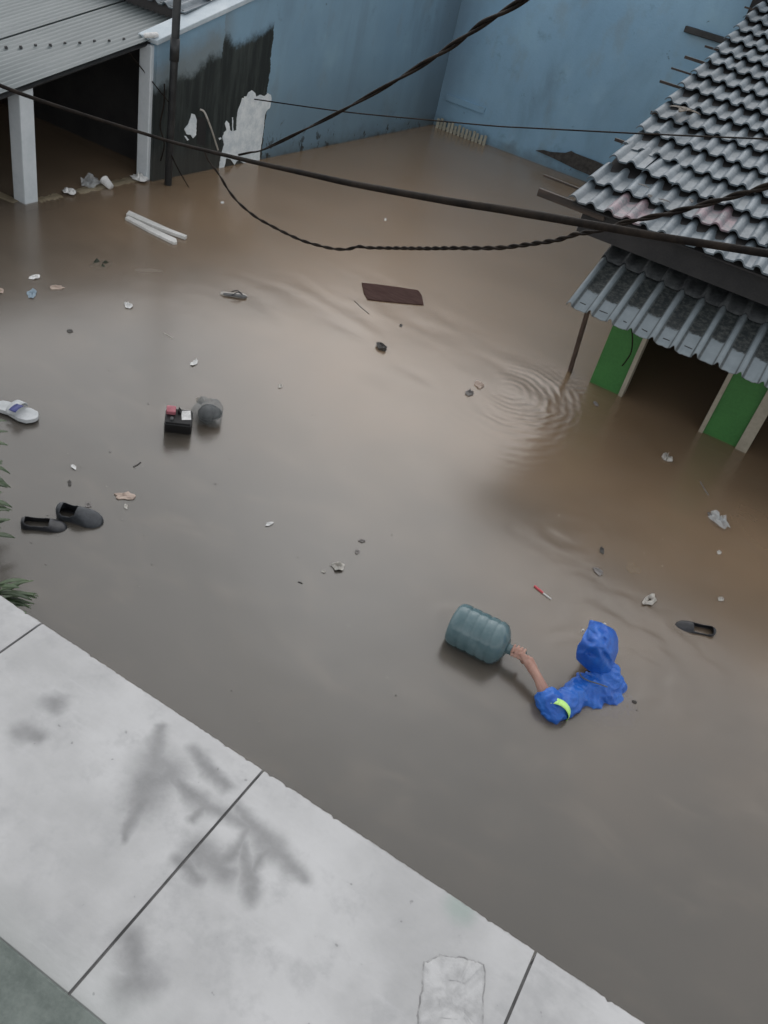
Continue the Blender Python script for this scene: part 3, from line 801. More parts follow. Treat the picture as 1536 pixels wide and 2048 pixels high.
# leaning prop under the awning's corner
b0 = at(1140, 742); t0 = at(1181, 640, 0.60)
MB().tube([b0 + (b0 - t0) * 1.5, b0, V((b0.x - 0.02, b0.y - 0.30, 1.10))], 0.026, 6).build('prop', MAT['wood_mid'], rh)
pw = [on_plane(*c, V((0, 1, 0)), V((0, 7.46, 0))) for c in ((1263, 655), (1265, 680), (1262, 705), (1252, 722), (1244, 732))]
MB().tube(catmull(pw), 0.006, 6).build('loose_wire', MAT['cable'], rh)
# awning sheets
AP, AX, AY, AZ, AS = 0.1765, -1.43, 6.56, 0.985, 0.30
adir = V((0, 1, AS)).normalized(); anor = V((0, -AS, 1)).normalized()
def sheet(x0, nw, y0, ln, lift, mt, rr):
    m = MB(); rows = []
    for k in range(nw * 15 + 1):
        u = (k % 15) / 15
        z = 0.036 * math.sin(PI * u / 0.27) ** 0.8 if 0 < u < 0.265 else -0.010 * max(0, math.sin(PI * (u - 0.27) / 0.73)) ** 0.4
        x = x0 + AP * k / 15
        e = rr.uniform(-0.004, 0.004) + 0.012 * math.sin(k * 0.9) * rr.random() * 0.4
        base = V((x, y0, AZ + (y0 - AY) * AS)) + anor * (lift + z)
        rows.append([base + adir * e, base + adir * ln * 0.33 + anor * rr.uniform(-.001, .001), base + adir * ln * 0.66, base + adir * ln])
    m.grid(rows)
    o = m.build('awning_sheet', mt, rh, smooth=True, solid=0.009)
    return o
rr = random.Random(31)
sheet(AX, 6, AY, 0.98, 0.0, MAT['sheet'], rr)
sheet(AX + 6 * AP, 6, AY + 0.015, 0.98, 0.004, MAT['sheet'], rr)
sheet(AX + 12 * AP, 6, AY, 0.98, 0.0, MAT['sheet'], rr)
for k, x0 in enumerate((AX + 3 * AP, AX + 9 * AP)):
    sheet(x0, 6, AY + 0.66, 0.5, 0.022 + 0.004 * k, MAT['eave_shade'], rr)
sheet(AX, 3, AY + 0.68, 0.5, 0.022, MAT['eave_shade'], rr)
for k in range(18):                                       # hook slots at the sheet ends
    x = AX + AP * (k + 0.66) + rr.uniform(-.012, .012)
    y = AY + 0.085 + rr.uniform(-0.012, 0.012)
    l_ = rr.uniform(0.05, 0.075) if k % 5 != 2 else 0.03
    p = V((x, y, AZ + (y - AY) * AS)) - anor * 0.0065
    MB().box(p, (l_, 0.010, 0.006), (V((1, -0.12 + rr.uniform(-.2, .2), 0)).normalized(), adir, anor)).build('hook_slot', MAT['iron'], rh)
MB().b2((-1.38, 6.98, 1.00), (1.65, 7.03, 1.05)).build('purlin', MAT['wood'], rh)
MB().b2((-1.38, 7.42, 1.14), (1.65, 7.47, 1.19)).build('purlin', MAT['wood'], rh)

# ------------------------------------------------------------------ pole and cables
pb = at(338, 366)
po = thing('utility_pole', 'thin black iron pole in front of the mouldy gable wall', 'pole', pb)
pb = pb + V((0.03, -0.05, 0))
MB().tube([pb + V((0, 0, -1.4)), pb + V((0.0, 0, 1.50)), pb + V((0.0, 0.0, 3.3))], [0.042, 0.042, 0.040], 12).build('shaft', MAT['iron'], po, smooth=True)
MB().tube([pb + V((0, 0, 1.30)), pb + V((0, 0, 1.52))], 0.050, 12).build('collar', MAT['iron'], po, smooth=True)
wr = random.Random(9)
pts = [pb + V((-0.10, -.02, 1.05)), pb + V((-0.07, -.05, 0.85)), pb + V((-0.10, -.06, 0.62)), pb + V((-0.03, -.06, 0.45)), pb + V((-0.08, -.05, 0.25))]
MB().tube(catmull(pts), 0.008, 6).build('loose_wire', MAT['cable'], po)
pts = [along(343, 311, 10.5), at(360, 345, 0.14), at(379, 377, -0.02)]
MB().tube(catmull(pts), 0.007, 6).build('loose_wire', MAT['cable'], po)
pts = [pb + V((0.0, -.06, 0.9)), at(300, 90, 0.9) * 0 + pb + V((-0.2, -.1, 1.05)), pb + V((-0.45, -.2, 1.28))]
MB().tube(catmull(pts), 0.006, 6).build('loose_wire', MAT['cable'], po)

def cable_path(pix, dt, k=8):
    return catmull([along(x, y, lerp_table(dt, x)) for x, y in pix], k)
main_px = [(-260, 70), (-120, 122), (0, 171), (69, 197), (194, 238), (291, 268), (347, 285), (436, 307), (520, 327), (620, 349), (707, 368), (895, 402), (1017, 421), (1203, 453), (1317, 473), (1420, 489), (1536, 507), (1700, 530), (1900, 552)]
dtm = [(-260, 8.4), (0, 7.5), (370, 6.4), (620, 5.2), (900, 4.2), (1200, 3.6), (1536, 3.2), (1900, 3.0)]
wt = [(0, 8), (200, 7), (370, 7), (520, 10), (700, 14), (900, 17), (1050, 19), (1203, 18), (1317, 17), (1900, 18)]
path, rads = [], []
P3 = [along(x, y, lerp_table(dtm, x)) for x, y in main_px]
path = catmull(P3, 8)
for i, p in enumerate(path):
    d = p - CAM
    xx = 768 + FPX * d.dot(CR) / d.dot(CF)
    rads.append(lerp_table(wt, xx) * d.length / FPX / 2 * 0.84)
cb = thing('power_cable', 'thick black overhead cable stretching straight across the yard', 'cable', path[len(path) // 2])
MB().tube(path, rads, 10).build('sheath', MAT['cable'], cb, smooth=True)
def twisted(name, label, pix, dt, wtab, pitch):
    P3 = catmull([along(x, y, lerp_table(dt, x)) for x, y in pix], 10)
    # resample evenly
    L_ = [0.0]
    for a, b in zip(P3, P3[1:]): L_.append(L_[-1] + (b - a).length)
    n = int(L_[-1] / 0.011)
    Q, j = [], 0
    for i in range(n + 1):
        s_ = L_[-1] * i / n
        while j < len(L_) - 2 and L_[j + 1] < s_: j += 1
        Q.append(P3[j].lerp(P3[j + 1], (s_ - L_[j]) / max(L_[j + 1] - L_[j], 1e-6)))
    t_ = thing(name, label, 'cable', Q[len(Q) // 2])
    rr = random.Random(len(pix))
    for ph in (0, PI):
        pts, rad = [], []
        th = ph
        for i, q in enumerate(Q):
            tg = (Q[min(i + 1, n)] - Q[max(i - 1, 0)]).normalized()
            a = (V((0, 0, 1)) - tg * tg.z).normalized(); b = tg.cross(a)
            d = q - CAM
            xx = 768 + FPX * d.dot(CR) / d.dot(CF)
            r = lerp_table(wtab, xx) * d.length / FPX / 4 * 0.80
            th += 2 * PI * 0.011 / (pitch * (1 + 0.25 * math.sin(i * 0.021) + 0.12 * math.sin(i * 0.057)))
            pts.append(q + (a * math.cos(th) + b * math.sin(th)) * r * 0.95)
            rad.append(r)
        MB().tube(pts, rad, 6).build('strand', MAT['cable'], t_, smooth=True)
twisted('twisted_cable', 'twisted black cable climbing from the thick cable to the top right', [(477, 310), (500, 305), (527, 299), (604, 262), (675, 226), (773, 172), (843, 130), (909, 88), (965, 48), (1045, 1), (1120, -48), (1220, -120)],
        [(477, 5.9), (700, 5.0), (909, 4.2), (1045, 3.7), (1220, 3.2)], [(477, 5), (560, 8), (640, 8.5), (740, 11), (850, 14), (960, 17), (1220, 19)], 0.75)
twisted('twisted_cable', 'twisted black cable sagging in a low loop above the brown water', [(409, 300), (415, 318), (430, 338), (440, 352), (456, 379), (476, 404), (509, 432), (540, 450), (569, 465), (602, 480), (634, 490), (665, 497), (685, 498.6), (700, 497.5), (716, 493), (738, 495.3), (790, 496), (855, 496.7), (900, 496), (993, 495.6), (1038, 491), (1113, 480), (1153, 468), (1193, 461.7), (1246, 446), (1326, 429), (1407, 409), (1536, 372), (1660, 335), (1800, 290)],
        [(409, 6.35), (569, 5.7), (716, 5.1), (900, 4.5), (1193, 3.7), (1536, 3.2), (1800, 3.0)], [(409, 4), (440, 6), (509, 7.5), (602, 8), (720, 9), (860, 11), (990, 12.5), (1150, 13), (1300, 14), (1536, 17), (1800, 18)], 0.19)
tw = [wallpt(484, 194, 0.02)] + [along(x, y, D) for x, y, D in ((520, 200, 11.6), (684, 223, 9.8), (857, 240, 8.4), (989, 252, 7.6), (1060, 256, 7.2), (1277, 267, 6.3), (1536, 278, 5.6), (1800, 286, 5.2))]
tc = catmull(tw, 8)
MB().tube(tc, [0.0060 * ((q - CAM).length / 9) ** 0.5 for q in tc], 6).build('thin_wire', MAT['cable'], smooth=True, label='thin single wire running from the peeled white plaster to the right', cat='wire')

# ------------------------------------------------------------------ person with a raincoat
hd = at(1197, 1307, 0.135)
neck = at(1206, 1368, 0.05)
FW = V((-0.55, 0.83, 0)).normalized()                     # chest faces the far left of the yard
RT = V((FW.y, -FW.x, 0))
UP = V((0, 0, 1))
ctr = V((neck.x + 0.005, neck.y - 0.01, 0))
shL = at(1165, 1380, 0.00); shR = at(1229, 1372, 0.0)
elb = at(1108, 1424, 0.015)
cuf = at(1090, 1384, 0.06)
wri = at(1077, 1358, 0.085)
palm = at(1058, 1327, 0.100)
jn_ = at(1040, 1309, 0.095)
per = thing('person', 'person in a blue raincoat wading neck deep and pushing a water jug', 'person', (ctr.x, ctr.y, -1.38))
HF = V((-0.30, 0.95, 0)).normalized(); HR = V((HF.y, -HF.x, 0))
body = MB()
body.ellipsoid(hd + V((0, 0, -0.01)), (0.074, 0.094, 0.112), (HR, HF, UP))
body.ellipsoid(hd + HF * 0.055 + UP * -0.065, (0.052, 0.05, 0.055), (HR, HF, UP))
body.ellipsoid(hd + HF * 0.104 + UP * -0.02, (0.013, 0.02, 0.024), (HR, HF, UP), 10, 6)
body.ellipsoid(hd + HF * 0.092 + UP * -0.066, (0.024, 0.014, 0.011), (HR, HF, UP), 10, 6)
for s_ in (-1, 1): body.ellipsoid(hd + HR * (0.076 * s_) + UP * -0.012, (0.012, 0.022, 0.032), (HR, HF, UP), 10, 6)
body.capsule([hd + UP * -0.08, neck + UP * -0.03], [0.055, 0.058])
hip = ctr + UP * -0.60
body.capsule([shL - UP * 0.03 + RT * .02, ctr + UP * -0.035, shR - UP * 0.03], [0.055, 0.075, 0.055])
for s_ in (-1, 1): body.capsule([ctr + RT * (0.075 * s_) + UP * -0.10, ctr + RT * (0.06 * s_) + UP * -0.35, ctr + RT * (0.075 * s_) + UP * -0.58], [0.11, 0.095, 0.105])
for s_, st in ((-1, 0.18), (1, -0.14)):
    h_ = ctr + RT * (0.09 * s_) + UP * -0.62
    k_ = h_ + FW * (st * 0.7) + UP * -0.36
    a_ = h_ + FW * (st * 0.6 - 0.03) + UP * -0.70
    body.capsule([h_, k_, a_], [0.085, 0.058, 0.042])
    body.capsule([a_ + UP * -0.035 - FW * 0.04, a_ + UP * -0.045 + FW * 0.15], [0.042, 0.035])
body.capsule([shL + RT * .02 - UP * .03, elb - UP * 0.01], [0.052, 0.042])
body.capsule([elb - UP * 0.01, elb.lerp(wri, 0.35) - UP * 0.005, wri], [0.042, 0.041, 0.027])
# right arm hangs bent under water
eR = shR + RT * 0.07 - FW * 0.06 + UP * -0.30
wR = eR + FW * 0.22 + UP * -0.10
body.capsule([shR - UP * 0.03, eR], [0.05, 0.04]); body.capsule([eR, wR], [0.04, 0.027]); body.capsule([wR, wR + FW * 0.09], [0.034, 0.03])
for q in range(4): body.capsule([wR + FW * 0.09 + RT * (0.022 * (q - 1.5)), wR + FW * 0.15 + RT * (0.022 * (q - 1.5)) - UP * 0.02, wR + FW * 0.165 + RT * (0.022 * (q - 1.5)) - UP * 0.05], [0.009, 0.008, 0.007], 8)
# left hand: palm over the jug's neck, four fingers curled round it, thumb on the far side
jd = (jn_ - at(905, 1243, 0.075)).normalized()            # jug axis, from base to mouth
kn = jn_ - jd * 0.005                                     # grip point on the neck
hdn = (palm - wri).normalized()
acr = jd                                                  # fingers sit side by side along the neck
pc = palm.lerp(kn, 0.35) + UP * 0.02
body.capsule([wri, palm + UP * 0.002], [0.027, 0.031])
for q in range(4):
    t = (q - 1.5) * 0.0205
    body.capsule([palm + UP * 0.004 - hdn * 0.02 + acr * t * 0.8, pc + acr * (t - 0.004) + UP * 0.006], [0.017, 0.0145], 10)
side_ = V((-jd.y, jd.x, 0)).normalized()
if side_.dot(palm - kn) < 0: side_ = -side_
nr_ = 0.029
for q, ln_ in enumerate((0.95, 1.06, 1.0, 0.82)):
    t = (1.5 - q) * 0.0212
    c0 = kn + acr * (t - 0.010)
    pts = []
    for a_ in (0.10, 0.62, 1.15, 1.62, 2.05):
        an = a_ * ln_ * 1.12
        rr_ = nr_ + 0.0115
        pts.append(c0 + (side_ * math.cos(an) + UP * math.sin(an)) * rr_)
    body.capsule([pc + acr * t * 0.95 + UP * 0.004] + pts, [0.0105, 0.0092, 0.0088, 0.0085, 0.0080, 0.0070], 10)
th0 = palm + acr * 0.030 - UP * 0.006
body.capsule([palm + acr * 0.012, th0 + hdn * 0.012, kn + acr * 0.038 + side_ * 0.028 - UP * 0.018, kn + acr * 0.030 + side_ * 0.004 - UP * 0.040], [0.019, 0.0145, 0.0115, 0.0095], 10)
bo = body.build('body', MAT['skin'], per, smooth=True)
r_ = bo.modifiers.new('union', 'REMESH'); r_.mode = 'VOXEL'; r_.voxel_size = 0.0030; r_.use_smooth_shade = True
s_m = bo.modifiers.new('soften', 'SMOOTH'); s_m.factor = 0.5; s_m.iterations = 2
for s_ in (-1, 1):
    MB().ellipsoid(hd + HF * 0.086 + HR * (0.030 * s_) + UP * 0.006, (0.011, 0.011, 0.011), (HR, HF, UP), 10, 8).build('eye', MAT['eye'], per, smooth=True)
hr = MB().ellipsoid(hd + UP * 0.008 - HF * 0.012, (0.078, 0.094, 0.110), (HR, HF, UP))
hr.v = [q if not (q - hd).dot(HF) > 0.055 else q - HF * ((q - hd).dot(HF) - 0.055) for q in hr.v]
hr.capsule([hd - HF * 0.075 - UP * 0.05, hd - HF * 0.07 - UP * 0.095], [0.045, 0.04])
hr.build('hair', MAT['hair'], per, smooth=True)
# raincoat
ct = MB()
bk = at(1206, 1372, 0.03)
ct.capsule([shL + RT * 0.02 + UP * .01, ctr + UP * 0.005, shR], [0.074, 0.090, 0.066], 16)
for s_ in (-1, 1): ct.capsule([ctr + RT * (0.07 * s_) + UP * -0.12 - FW * 0.01, ctr + RT * (0.085 * s_) + UP * -0.40, ctr + RT * (0.10 * s_) + UP * -0.70], [0.115, 0.13, 0.15], 16)
ct.ellipsoid(at(1208, 1362, 0.03), (0.115, 0.10, 0.085), (RT, FW, UP), 24, 14)
ct.ellipsoid(at(1214, 1348, 0.06), (0.082, 0.075, 0.07), (RT, FW, UP), 20, 12)
ct.ellipsoid(at(1196, 1398, -0.076), (0.21, 0.19, 0.064), None, 28, 14)
ct.ellipsoid(at(1212, 1410, -0.092), (0.20, 0.20, 0.068), None, 28, 14)
ct.ellipsoid(at(1178, 1404, -0.020), (0.090, 0.062, 0.058), (RT, FW, UP), 20, 12)
ct.ellipsoid(at(1218, 1396, -0.020), (0.085, 0.065, 0.060), (RT, FW, UP), 20, 12)
ct.capsule([at(1162, 1352, 0.045), at(1180, 1364, 0.06), at(1206, 1374, 0.065)], [0.026, 0.030, 0.026], 12)
dirA = (elb - shL).normalized()
ct.capsule([shL, shL.lerp(elb, 0.3), shL.lerp(elb, 0.55), shL.lerp(elb, 0.8), elb], [0.080, 0.082, 0.086, 0.076, 0.070], 16)
cd_ = (cuf - elb).normalized()
ct.tube([elb - cd_ * 0.02, elb.lerp(cuf, 0.3), elb.lerp(cuf, 0.65), elb.lerp(cuf, 0.95), elb.lerp(cuf, 1.05)], [0.062, 0.073, 0.070, 0.062, 0.056], 16)
ct.capsule([shR, eR], [0.07, 0.062], 14); ct.capsule([eR, eR.lerp(wR, 0.8)], [0.062, 0.055], 14)
co = ct.build('raincoat', MAT['coat'], per, smooth=True)
r_ = co.modifiers.new('union', 'REMESH'); r_.mode = 'VOXEL'; r_.voxel_size = 0.008; r_.use_smooth_shade = True
s_m = co.modifiers.new('soften', 'SMOOTH'); s_m.factor = 0.5; s_m.iterations = 5
tx = bpy.data.textures.new('folds', 'CLOUDS'); tx.noise_scale = 0.085; tx.noise_depth = 2
d_m = co.modifiers.new('folds', 'DISPLACE'); d_m.texture = tx; d_m.strength = 0.020; d_m.mid_level = 0.5; d_m.texture_coords = 'LOCAL'
tx2 = bpy.data.textures.new('creases', 'MUSGRAVE'); tx2.noise_scale = 0.055; tx2.musgrave_type = 'RIDGED_MULTIFRACTAL'
d_m = co.modifiers.new('creases', 'DISPLACE'); d_m.texture = tx2; d_m.strength = 0.010; d_m.mid_level = 0.6; d_m.texture_coords = 'LOCAL'
# hood: loose, stiff plastic with drawn-out corners, open towards the face
def z7(a_, b_, z): return (a_, b_, z)
rim = [(985, 105, .272), (1050, 122, .295), (1112, 138, .300), (1165, 172, .292), (1240, 205, .275), (1280, 255, .240), (1312, 320, .205), (1305, 400, .165), (1292, 480, .135), (1268, 555, .110), (1240, 620, .092), (1190, 705, .062), (1140, 700, .070), (1090, 684, .078), (1040, 662, .083), (1000, 640, .088), (960, 610, .095), (905, 560, .108), (832, 490, .132), (842, 425, .165), (852, 370, .195), (893, 318, .235), (930, 255, .245), (962, 200, .252)]
inner = [(1080, 330, .318), (1195, 330, .300), (1000, 405, .288), (1092, 480, .262), (1200, 490, .245), (1045, 585, .175), (1165, 600, .160), (930, 470, .205), (1045, 215, .316), (1180, 245, .306), (1100, 260, .322), (1245, 400, .235), (985, 520, .190), (1120, 540, .215), (1105, 640, .130), (1010, 300, .306), (950, 380, .262), (1060, 400, .300), (1150, 410, .283), (1230, 300, .278), (1200, 660, .105), (1060, 630, .118), (1230, 560, .160)]
from mathutils.geometry import delaunay_2d_cdt
import mathutils
rn = random.Random(12)
base_pts = rim + inner
for _ in range(60):
    x_, y_ = rn.uniform(850, 1300), rn.uniform(130, 690)
    if min((x_ - q[0]) ** 2 + (y_ - q[1]) ** 2 for q in base_pts) < 36 ** 2: continue
    ins_ = False
    for (ax_, ay_, _z), (bx_, by_, _w) in zip(rim, rim[1:] + rim[:1]):
        if (ay_ > y_) != (by_ > y_) and x_ < (bx_ - ax_) * (y_ - ay_) / (by_ - ay_) + ax_: ins_ = not ins_
    if not ins_: continue
    wts = [(1 / ((x_ - q[0]) ** 2 + (y_ - q[1]) ** 2) ** 1.5, q[2]) for q in base_pts[:len(rim) + len(inner)]]
    base_pts = base_pts + [(x_, y_, sum(a_ * b_ for a_, b_ in wts) / sum(a_ for a_, b_ in wts) + rn.uniform(-.012, .008))]
res = delaunay_2d_cdt([mathutils.Vector((q[0], q[1])) for q in base_pts], [(i, (i + 1) % len(rim)) for i in range(len(rim))], [list(range(len(rim)))], 1, 1e-4)
V3 = []
for i, v in enumerate(res[0]):
    src = base_pts[res[3][i][0]]
    V3.append(at(1000 + src[0] / 5.486, 1220 + src[1] / 5.486, src[2] + 0.035))
hm = MB().add(V3, [list(f) for f in res[2]])
R3 = [at(1000 + q[0] / 5.486, 1220 + q[1] / 5.486, q[2] + 0.035) for q in rim]
cxy = V((hd.x, hd.y, 0))
nr = len(rim)
side_i = list(range(5, nr)) + [0]                          # every rim point but those over the face
low = []
for i in side_i:
    p = R3[i]
    q = p.lerp(V((cxy.x, cxy.y, p.z)), 0.10); q.z -= 0.035 + 0.05 * (p.z - 0.06)
    low.append(q)
b_ = len(hm.v)
hm.v += [R3[i].copy() for i in side_i] + low
n_ = len(side_i)
hm.f += [[b_ + k, b_ + k + 1, b_ + n_ + k + 1, b_ + n_ + k] for k in range(n_ - 1)]
ho = hm.build('hood', MAT['coat'], per, smooth=False)
bmh = bmesh.new(); bmh.from_mesh(ho.data)
bmesh.ops.remove_doubles(bmh, verts=bmh.verts, dist=0.0005)
bmesh.ops.recalc_face_normals(bmh, faces=bmh.faces)
bmh.to_mesh(ho.data); bmh.free()
cr_ = ho.data.attributes.new('crease_edge', 'FLOAT', 'EDGE')
for k, e_ in enumerate(cr_.data): e_.value = rn.choice((0.15, 0.35, 0.6))
ss_ = ho.modifiers.new('round', 'SUBSURF'); ss_.levels = ss_.render_levels = 2
dm_ = ho.modifiers.new('folds', 'DISPLACE'); dm_.texture = tx; dm_.strength = 0.006; dm_.texture_coords = 'LOCAL'
so_ = ho.modifiers.new('thickness', 'SOLIDIFY'); so_.thickness = 0.002; so_.offset = 0
ho.data.shade_smooth()
for (x, y, z) in ((1166, 1261, 0.19), (1209, 1249, 0.26)):
    MB().ellipsoid(at(x, y, z), (0.009, 0.009, 0.012), None, 10, 6).build('cord_toggle', MAT['white'], per, smooth=True)
# pale piping at the collar
cp = [at(1158, 1344, 0.075), at(1164, 1354, 0.085), at(1176, 1361, 0.09), at(1195, 1367, 0.10), at(1215, 1374, 0.10)]
MB().tube(catmull(cp), [0.004] * 25, 6).build('piping', MAT['lining'], per, smooth=True)
# reflective band round the sleeve beside the elbow
def band(c, ax, r, wd):
    a = (UP - ax * UP.dot(ax)).normalized(); b = ax.cross(a)
    rows = []
    for k in range(32):
        an = 2 * PI * k / 32
        rr_ = r * (1 + 0.03 * math.sin(3 * an) + 0.02 * math.sin(5 * an + 1))
        dv = a * math.cos(an) + b * math.sin(an)
        rows.append([c + ax * (-wd / 2) + dv * rr_ * 0.985, c + ax * (-wd / 4) + dv * (rr_ + .001), c + ax * (wd / 4) + dv * (rr_ + .001), c + ax * (wd / 2) + dv * rr_ * 0.985])
    rows.append(rows[0])
    return MB().grid(rows).build('reflective_band', MAT['band'], per, smooth=True, solid=0.002)
bax = (dirA * -1 + cd_ * 0.55).normalized()
band(elb + UP * 0.004 + bax * 0.010, bax, 0.086, 0.042)

# ------------------------------------------------------------------ water jug
jb = at(905, 1243, 0.078)
jax = jd
ju = (UP - jax * UP.dot(jax)).normalized(); jv = jax.cross(ju)
jg = thing('water_jug', 'empty blue tinted ribbed water jug floating on its side, held by the neck', 'jug', V((jb.x + .2, jb.y, 0)))
prof = [(0.0, 0.02), (0.0, 0.085), (0.006, 0.110), (0.020, 0.126), (0.04, 0.132)]
def rib(c): return [(c - 0.016, 0.133), (c - 0.009, 0.132), (c - 0.004, 0.1285), (c + 0.004, 0.1285), (c + 0.009, 0.132), (c + 0.016, 0.133)]
for c in (0.085, 0.145, 0.205, 0.265): prof += rib(c)
prof += [(0.295, 0.131), (0.315, 0.121), (0.334, 0.098), (0.350, 0.066), (0.360, 0.042)]
def lathe(pr, n=48):
    rows = [[jb + jax * t + (ju * math.cos(2 * PI * k / n) + jv * math.sin(2 * PI * k / n)) * r for k in range(n)] for t, r in pr]
    return MB().grid(rows, True)
m = lathe(prof); m.f.append(list(range(48)))
m.build('bottle_body', MAT['jug'], jg, smooth=True, solid=0.003)
jl = (jn_ - jb).length
m = lathe([(0.358, 0.043), (0.366, 0.031), (0.385, 0.028), (jl + 0.012, 0.028), (jl + 0.014, 0.031), (jl + 0.030, 0.031), (jl + 0.032, 0.026), (jl + 0.01, 0.024)], 32)
m.build('bottle_neck', MAT['jug'], jg, smooth=True)

# ------------------------------------------------------------------ shoes and sandals afloat
def shoe(name, label, ax_px, bx_px, z, opening, mt, roll=0.0, wf=0.36, hf=0.30, yaw_fix=0.0, slip=True):
    """heel at ax_px, toe at bx_px; opening = (start, end) of the foot hole as fractions of the length."""
    H_, T_ = at(*ax_px, z), at(*bx_px, z)
    ax = (T_ - H_).normalized(); L_ = (T_ - H_).length
    sd0 = V((-ax.y, ax.x, 0)); 
    R_ = Matrix.Rotation(roll, 3, ax)
    sd_, up_ = R_ @ sd0, R_ @ UP
    root = thing(name, label, 'shoe', (H_ + T_) / 2, 'shoes lost in the flood')
    W = [(0, .20), (.04, .30), (.12, .36), (.3, .33), (.5, .36), (.7, .44), (.85, .40), (.95, .26), (1.0, .08)]
    Hh = [(0, .26), (.05, .29), (.2, .27), (.42, .27), (.55, .25), (.7, .19), (.85, .14), (.95, .11), (1, .06)]
    nu, na = 28, 20
    rows = []
    for i in range(nu + 1):
        u = i / nu
        w_ = lerp_table(W, u) * L_ * 0.5 * (wf / 0.36)
        h_ = lerp_table(Hh, u) * L_ * (hf / 0.30)
        row = []
        for k in range(na + 1):
            a = -PI / 2 + PI * k / na
            e = 0.62
            cx_ = math.copysign(abs(math.sin(a)) ** e, math.sin(a)); cz_ = max(math.cos(a), 0) ** e
            row.append(H_ + ax * (u * L_) + sd_ * (w_ * cx_) + up_ * (h_ * cz_))
        rows.append(row)
    m = MB().grid(rows)
    keep = []
    for idx, f in enumerate(m.f):
        i, k = divmod(idx, na)
        u = (i + 0.5) / nu; a = abs(-PI / 2 + PI * (k + 0.5) / na)
        o0, o1 = opening
        if o0 < u < o1:
            wdt = 1.02 * math.sin(PI * min(1, max(0, (u - o0) / (o1 - o0) * 0.86 + 0.10))) ** 0.45
            if a < wdt: continue
        keep.append(f)
    # heel counter
    m.f = keep
    m.f.append(list(range(na + 1)))
    m.build('upper', mt, root, smooth=True, solid=0.0035)
    sole = []
    for sgn in (1, -1):
        us = [i / 24 for i in range(25)]
        for u in (us if sgn == 1 else us[::-1]):
            sole.append(H_ + ax * (u * L_) + sd_ * (sgn * (lerp_table(W, u) * L_ * 0.5 * wf / 0.36 + 0.003)) - up_ * 0.016)
    MB().prism(sole, up_ * 0.014).build('sole', MAT['black2'], root)
    ins = [q + up_ * 0.018 for q in sole]
    cI = sum(ins, V()) / len(ins)
    MB().prism([q.lerp(cI, 0.06) for q in ins], up_ * 0.003).build('insole', MAT['black'] if mt is not MAT['black2'] else MAT['black'], root)
    return root
shoe('black_shoe', 'black open slip on shoe floating near the left edge, beside a loafer', (44, 1052), (134, 1058), -0.010, (0.08, 0.62), MAT['black'], 0.10, 0.33, 0.26)
shoe('black_shoe', 'black closed loafer floating just right of the open slip on shoe', (118, 1030), (206, 1050), -0.012, (0.10, 0.44), MAT['black2'], 0.25, 0.40, 0.40)
shoe('black_shoe', 'black slipper lying on its side right of the raincoat hood', (1424, 1268), (1349, 1252), -0.014, (0.08, 0.58), MAT['black'], -0.35, 0.30, 0.24)
def sole_poly(a, b, wl, z):
    A, B = at(*a, z), at(*b, z)
    ax = (B - A).normalized(); L_ = (B - A).length; sd_ = V((-ax.y, ax.x, 0))
    W = [(0, .10), (.04, .22), (.15, .30), (.4, .27), (.7, .38), (.88, .34), (.97, .18), (1, .06)]
    us = [0, .02, .06, .12, .2, .3, .4, .5, .6, .7, .8, .88, .94, .98, 1]
    pl = [A + ax * (u * L_) + sd_ * (lerp_table(W, u) * L_ * wl) for u in us] + [A + ax * (u * L_) - sd_ * (lerp_table(W, u) * L_ * wl) for u in us[::-1]]
    return A, ax, sd_, L_, pl
def sandal(label, a, b, mt, strap_mt, z=0.012, wl=0.5, at_u=0.62, thick=0.022):
    A, ax, sd_, L_, pl = sole_poly(a, b, wl, z)
    root = thing('sandal', label, 'sandal', A + ax * L_ / 2, 'shoes lost in the flood')
    MB().prism(pl, UP * thick).build('sole', mt, root, bevel=0.004)
    rows = []
    for k in range(13):
        an = PI * k / 12
        w_ = 0.40 * L_ * wl
        c = A + ax * (at_u * L_) - sd_ * (math.cos(an) * w_) + UP * (thick + math.sin(an) ** 0.7 * 0.05)
        rows.append([c - ax * 0.030, c, c + ax * 0.030])
    MB().grid(rows).build('strap', strap_mt, root, smooth=True, solid=0.005)
    return root
sd1 = sandal('pale grey sandal with a navy lined strap at the left edge', (-6, 812), (74, 842), MAT['sandal'], MAT['sandal'], 0.012, 0.62, 0.50, 0.03)
A, ax, s2, L_, pl = sole_poly((-6, 812), (74, 842), 0.62, 0.046)
rows = []
for k in range(9):
    an = PI * (0.28 + 0.42 * k / 8)
    c = A + ax * (0.50 * L_) - s2 * (math.cos(an) * 0.40 * L_ * 0.62) + UP * (math.sin(an) ** 0.7 * 0.05 + 0.003)
    rows.append([c - ax * 0.026, c + ax * 0.026])
MB().grid(rows).build('strap_label', MAT['blue_strap'], sd1, smooth=True, solid=0.002)
A, ax, s2, L_, pl = sole_poly((-6, 812), (74, 842), 0.66, 0.0)
MB().prism(pl, UP * 0.012).build('tread', MAT['plastic_black'], sd1)
ff = thing('flip_flop', 'small dark flip flop with a pale rim left of the brown board', 'sandal', at(467, 590), 'shoes lost in the flood')
A, ax, s2, L_, pl = sole_poly((441, 588), (494, 594), 0.44, 0.0)
MB().prism(pl, UP * 0.014).build('sole', MAT['offwhite'], ff)
A, ax, s2, L_, pl = sole_poly((446, 588), (494, 594), 0.36, 0.0142)
MB().prism(pl, UP * 0.004).build('footbed', MAT['plastic_black'], ff)
tp_ = A + ax * (0.80 * L_) + UP * 0.02
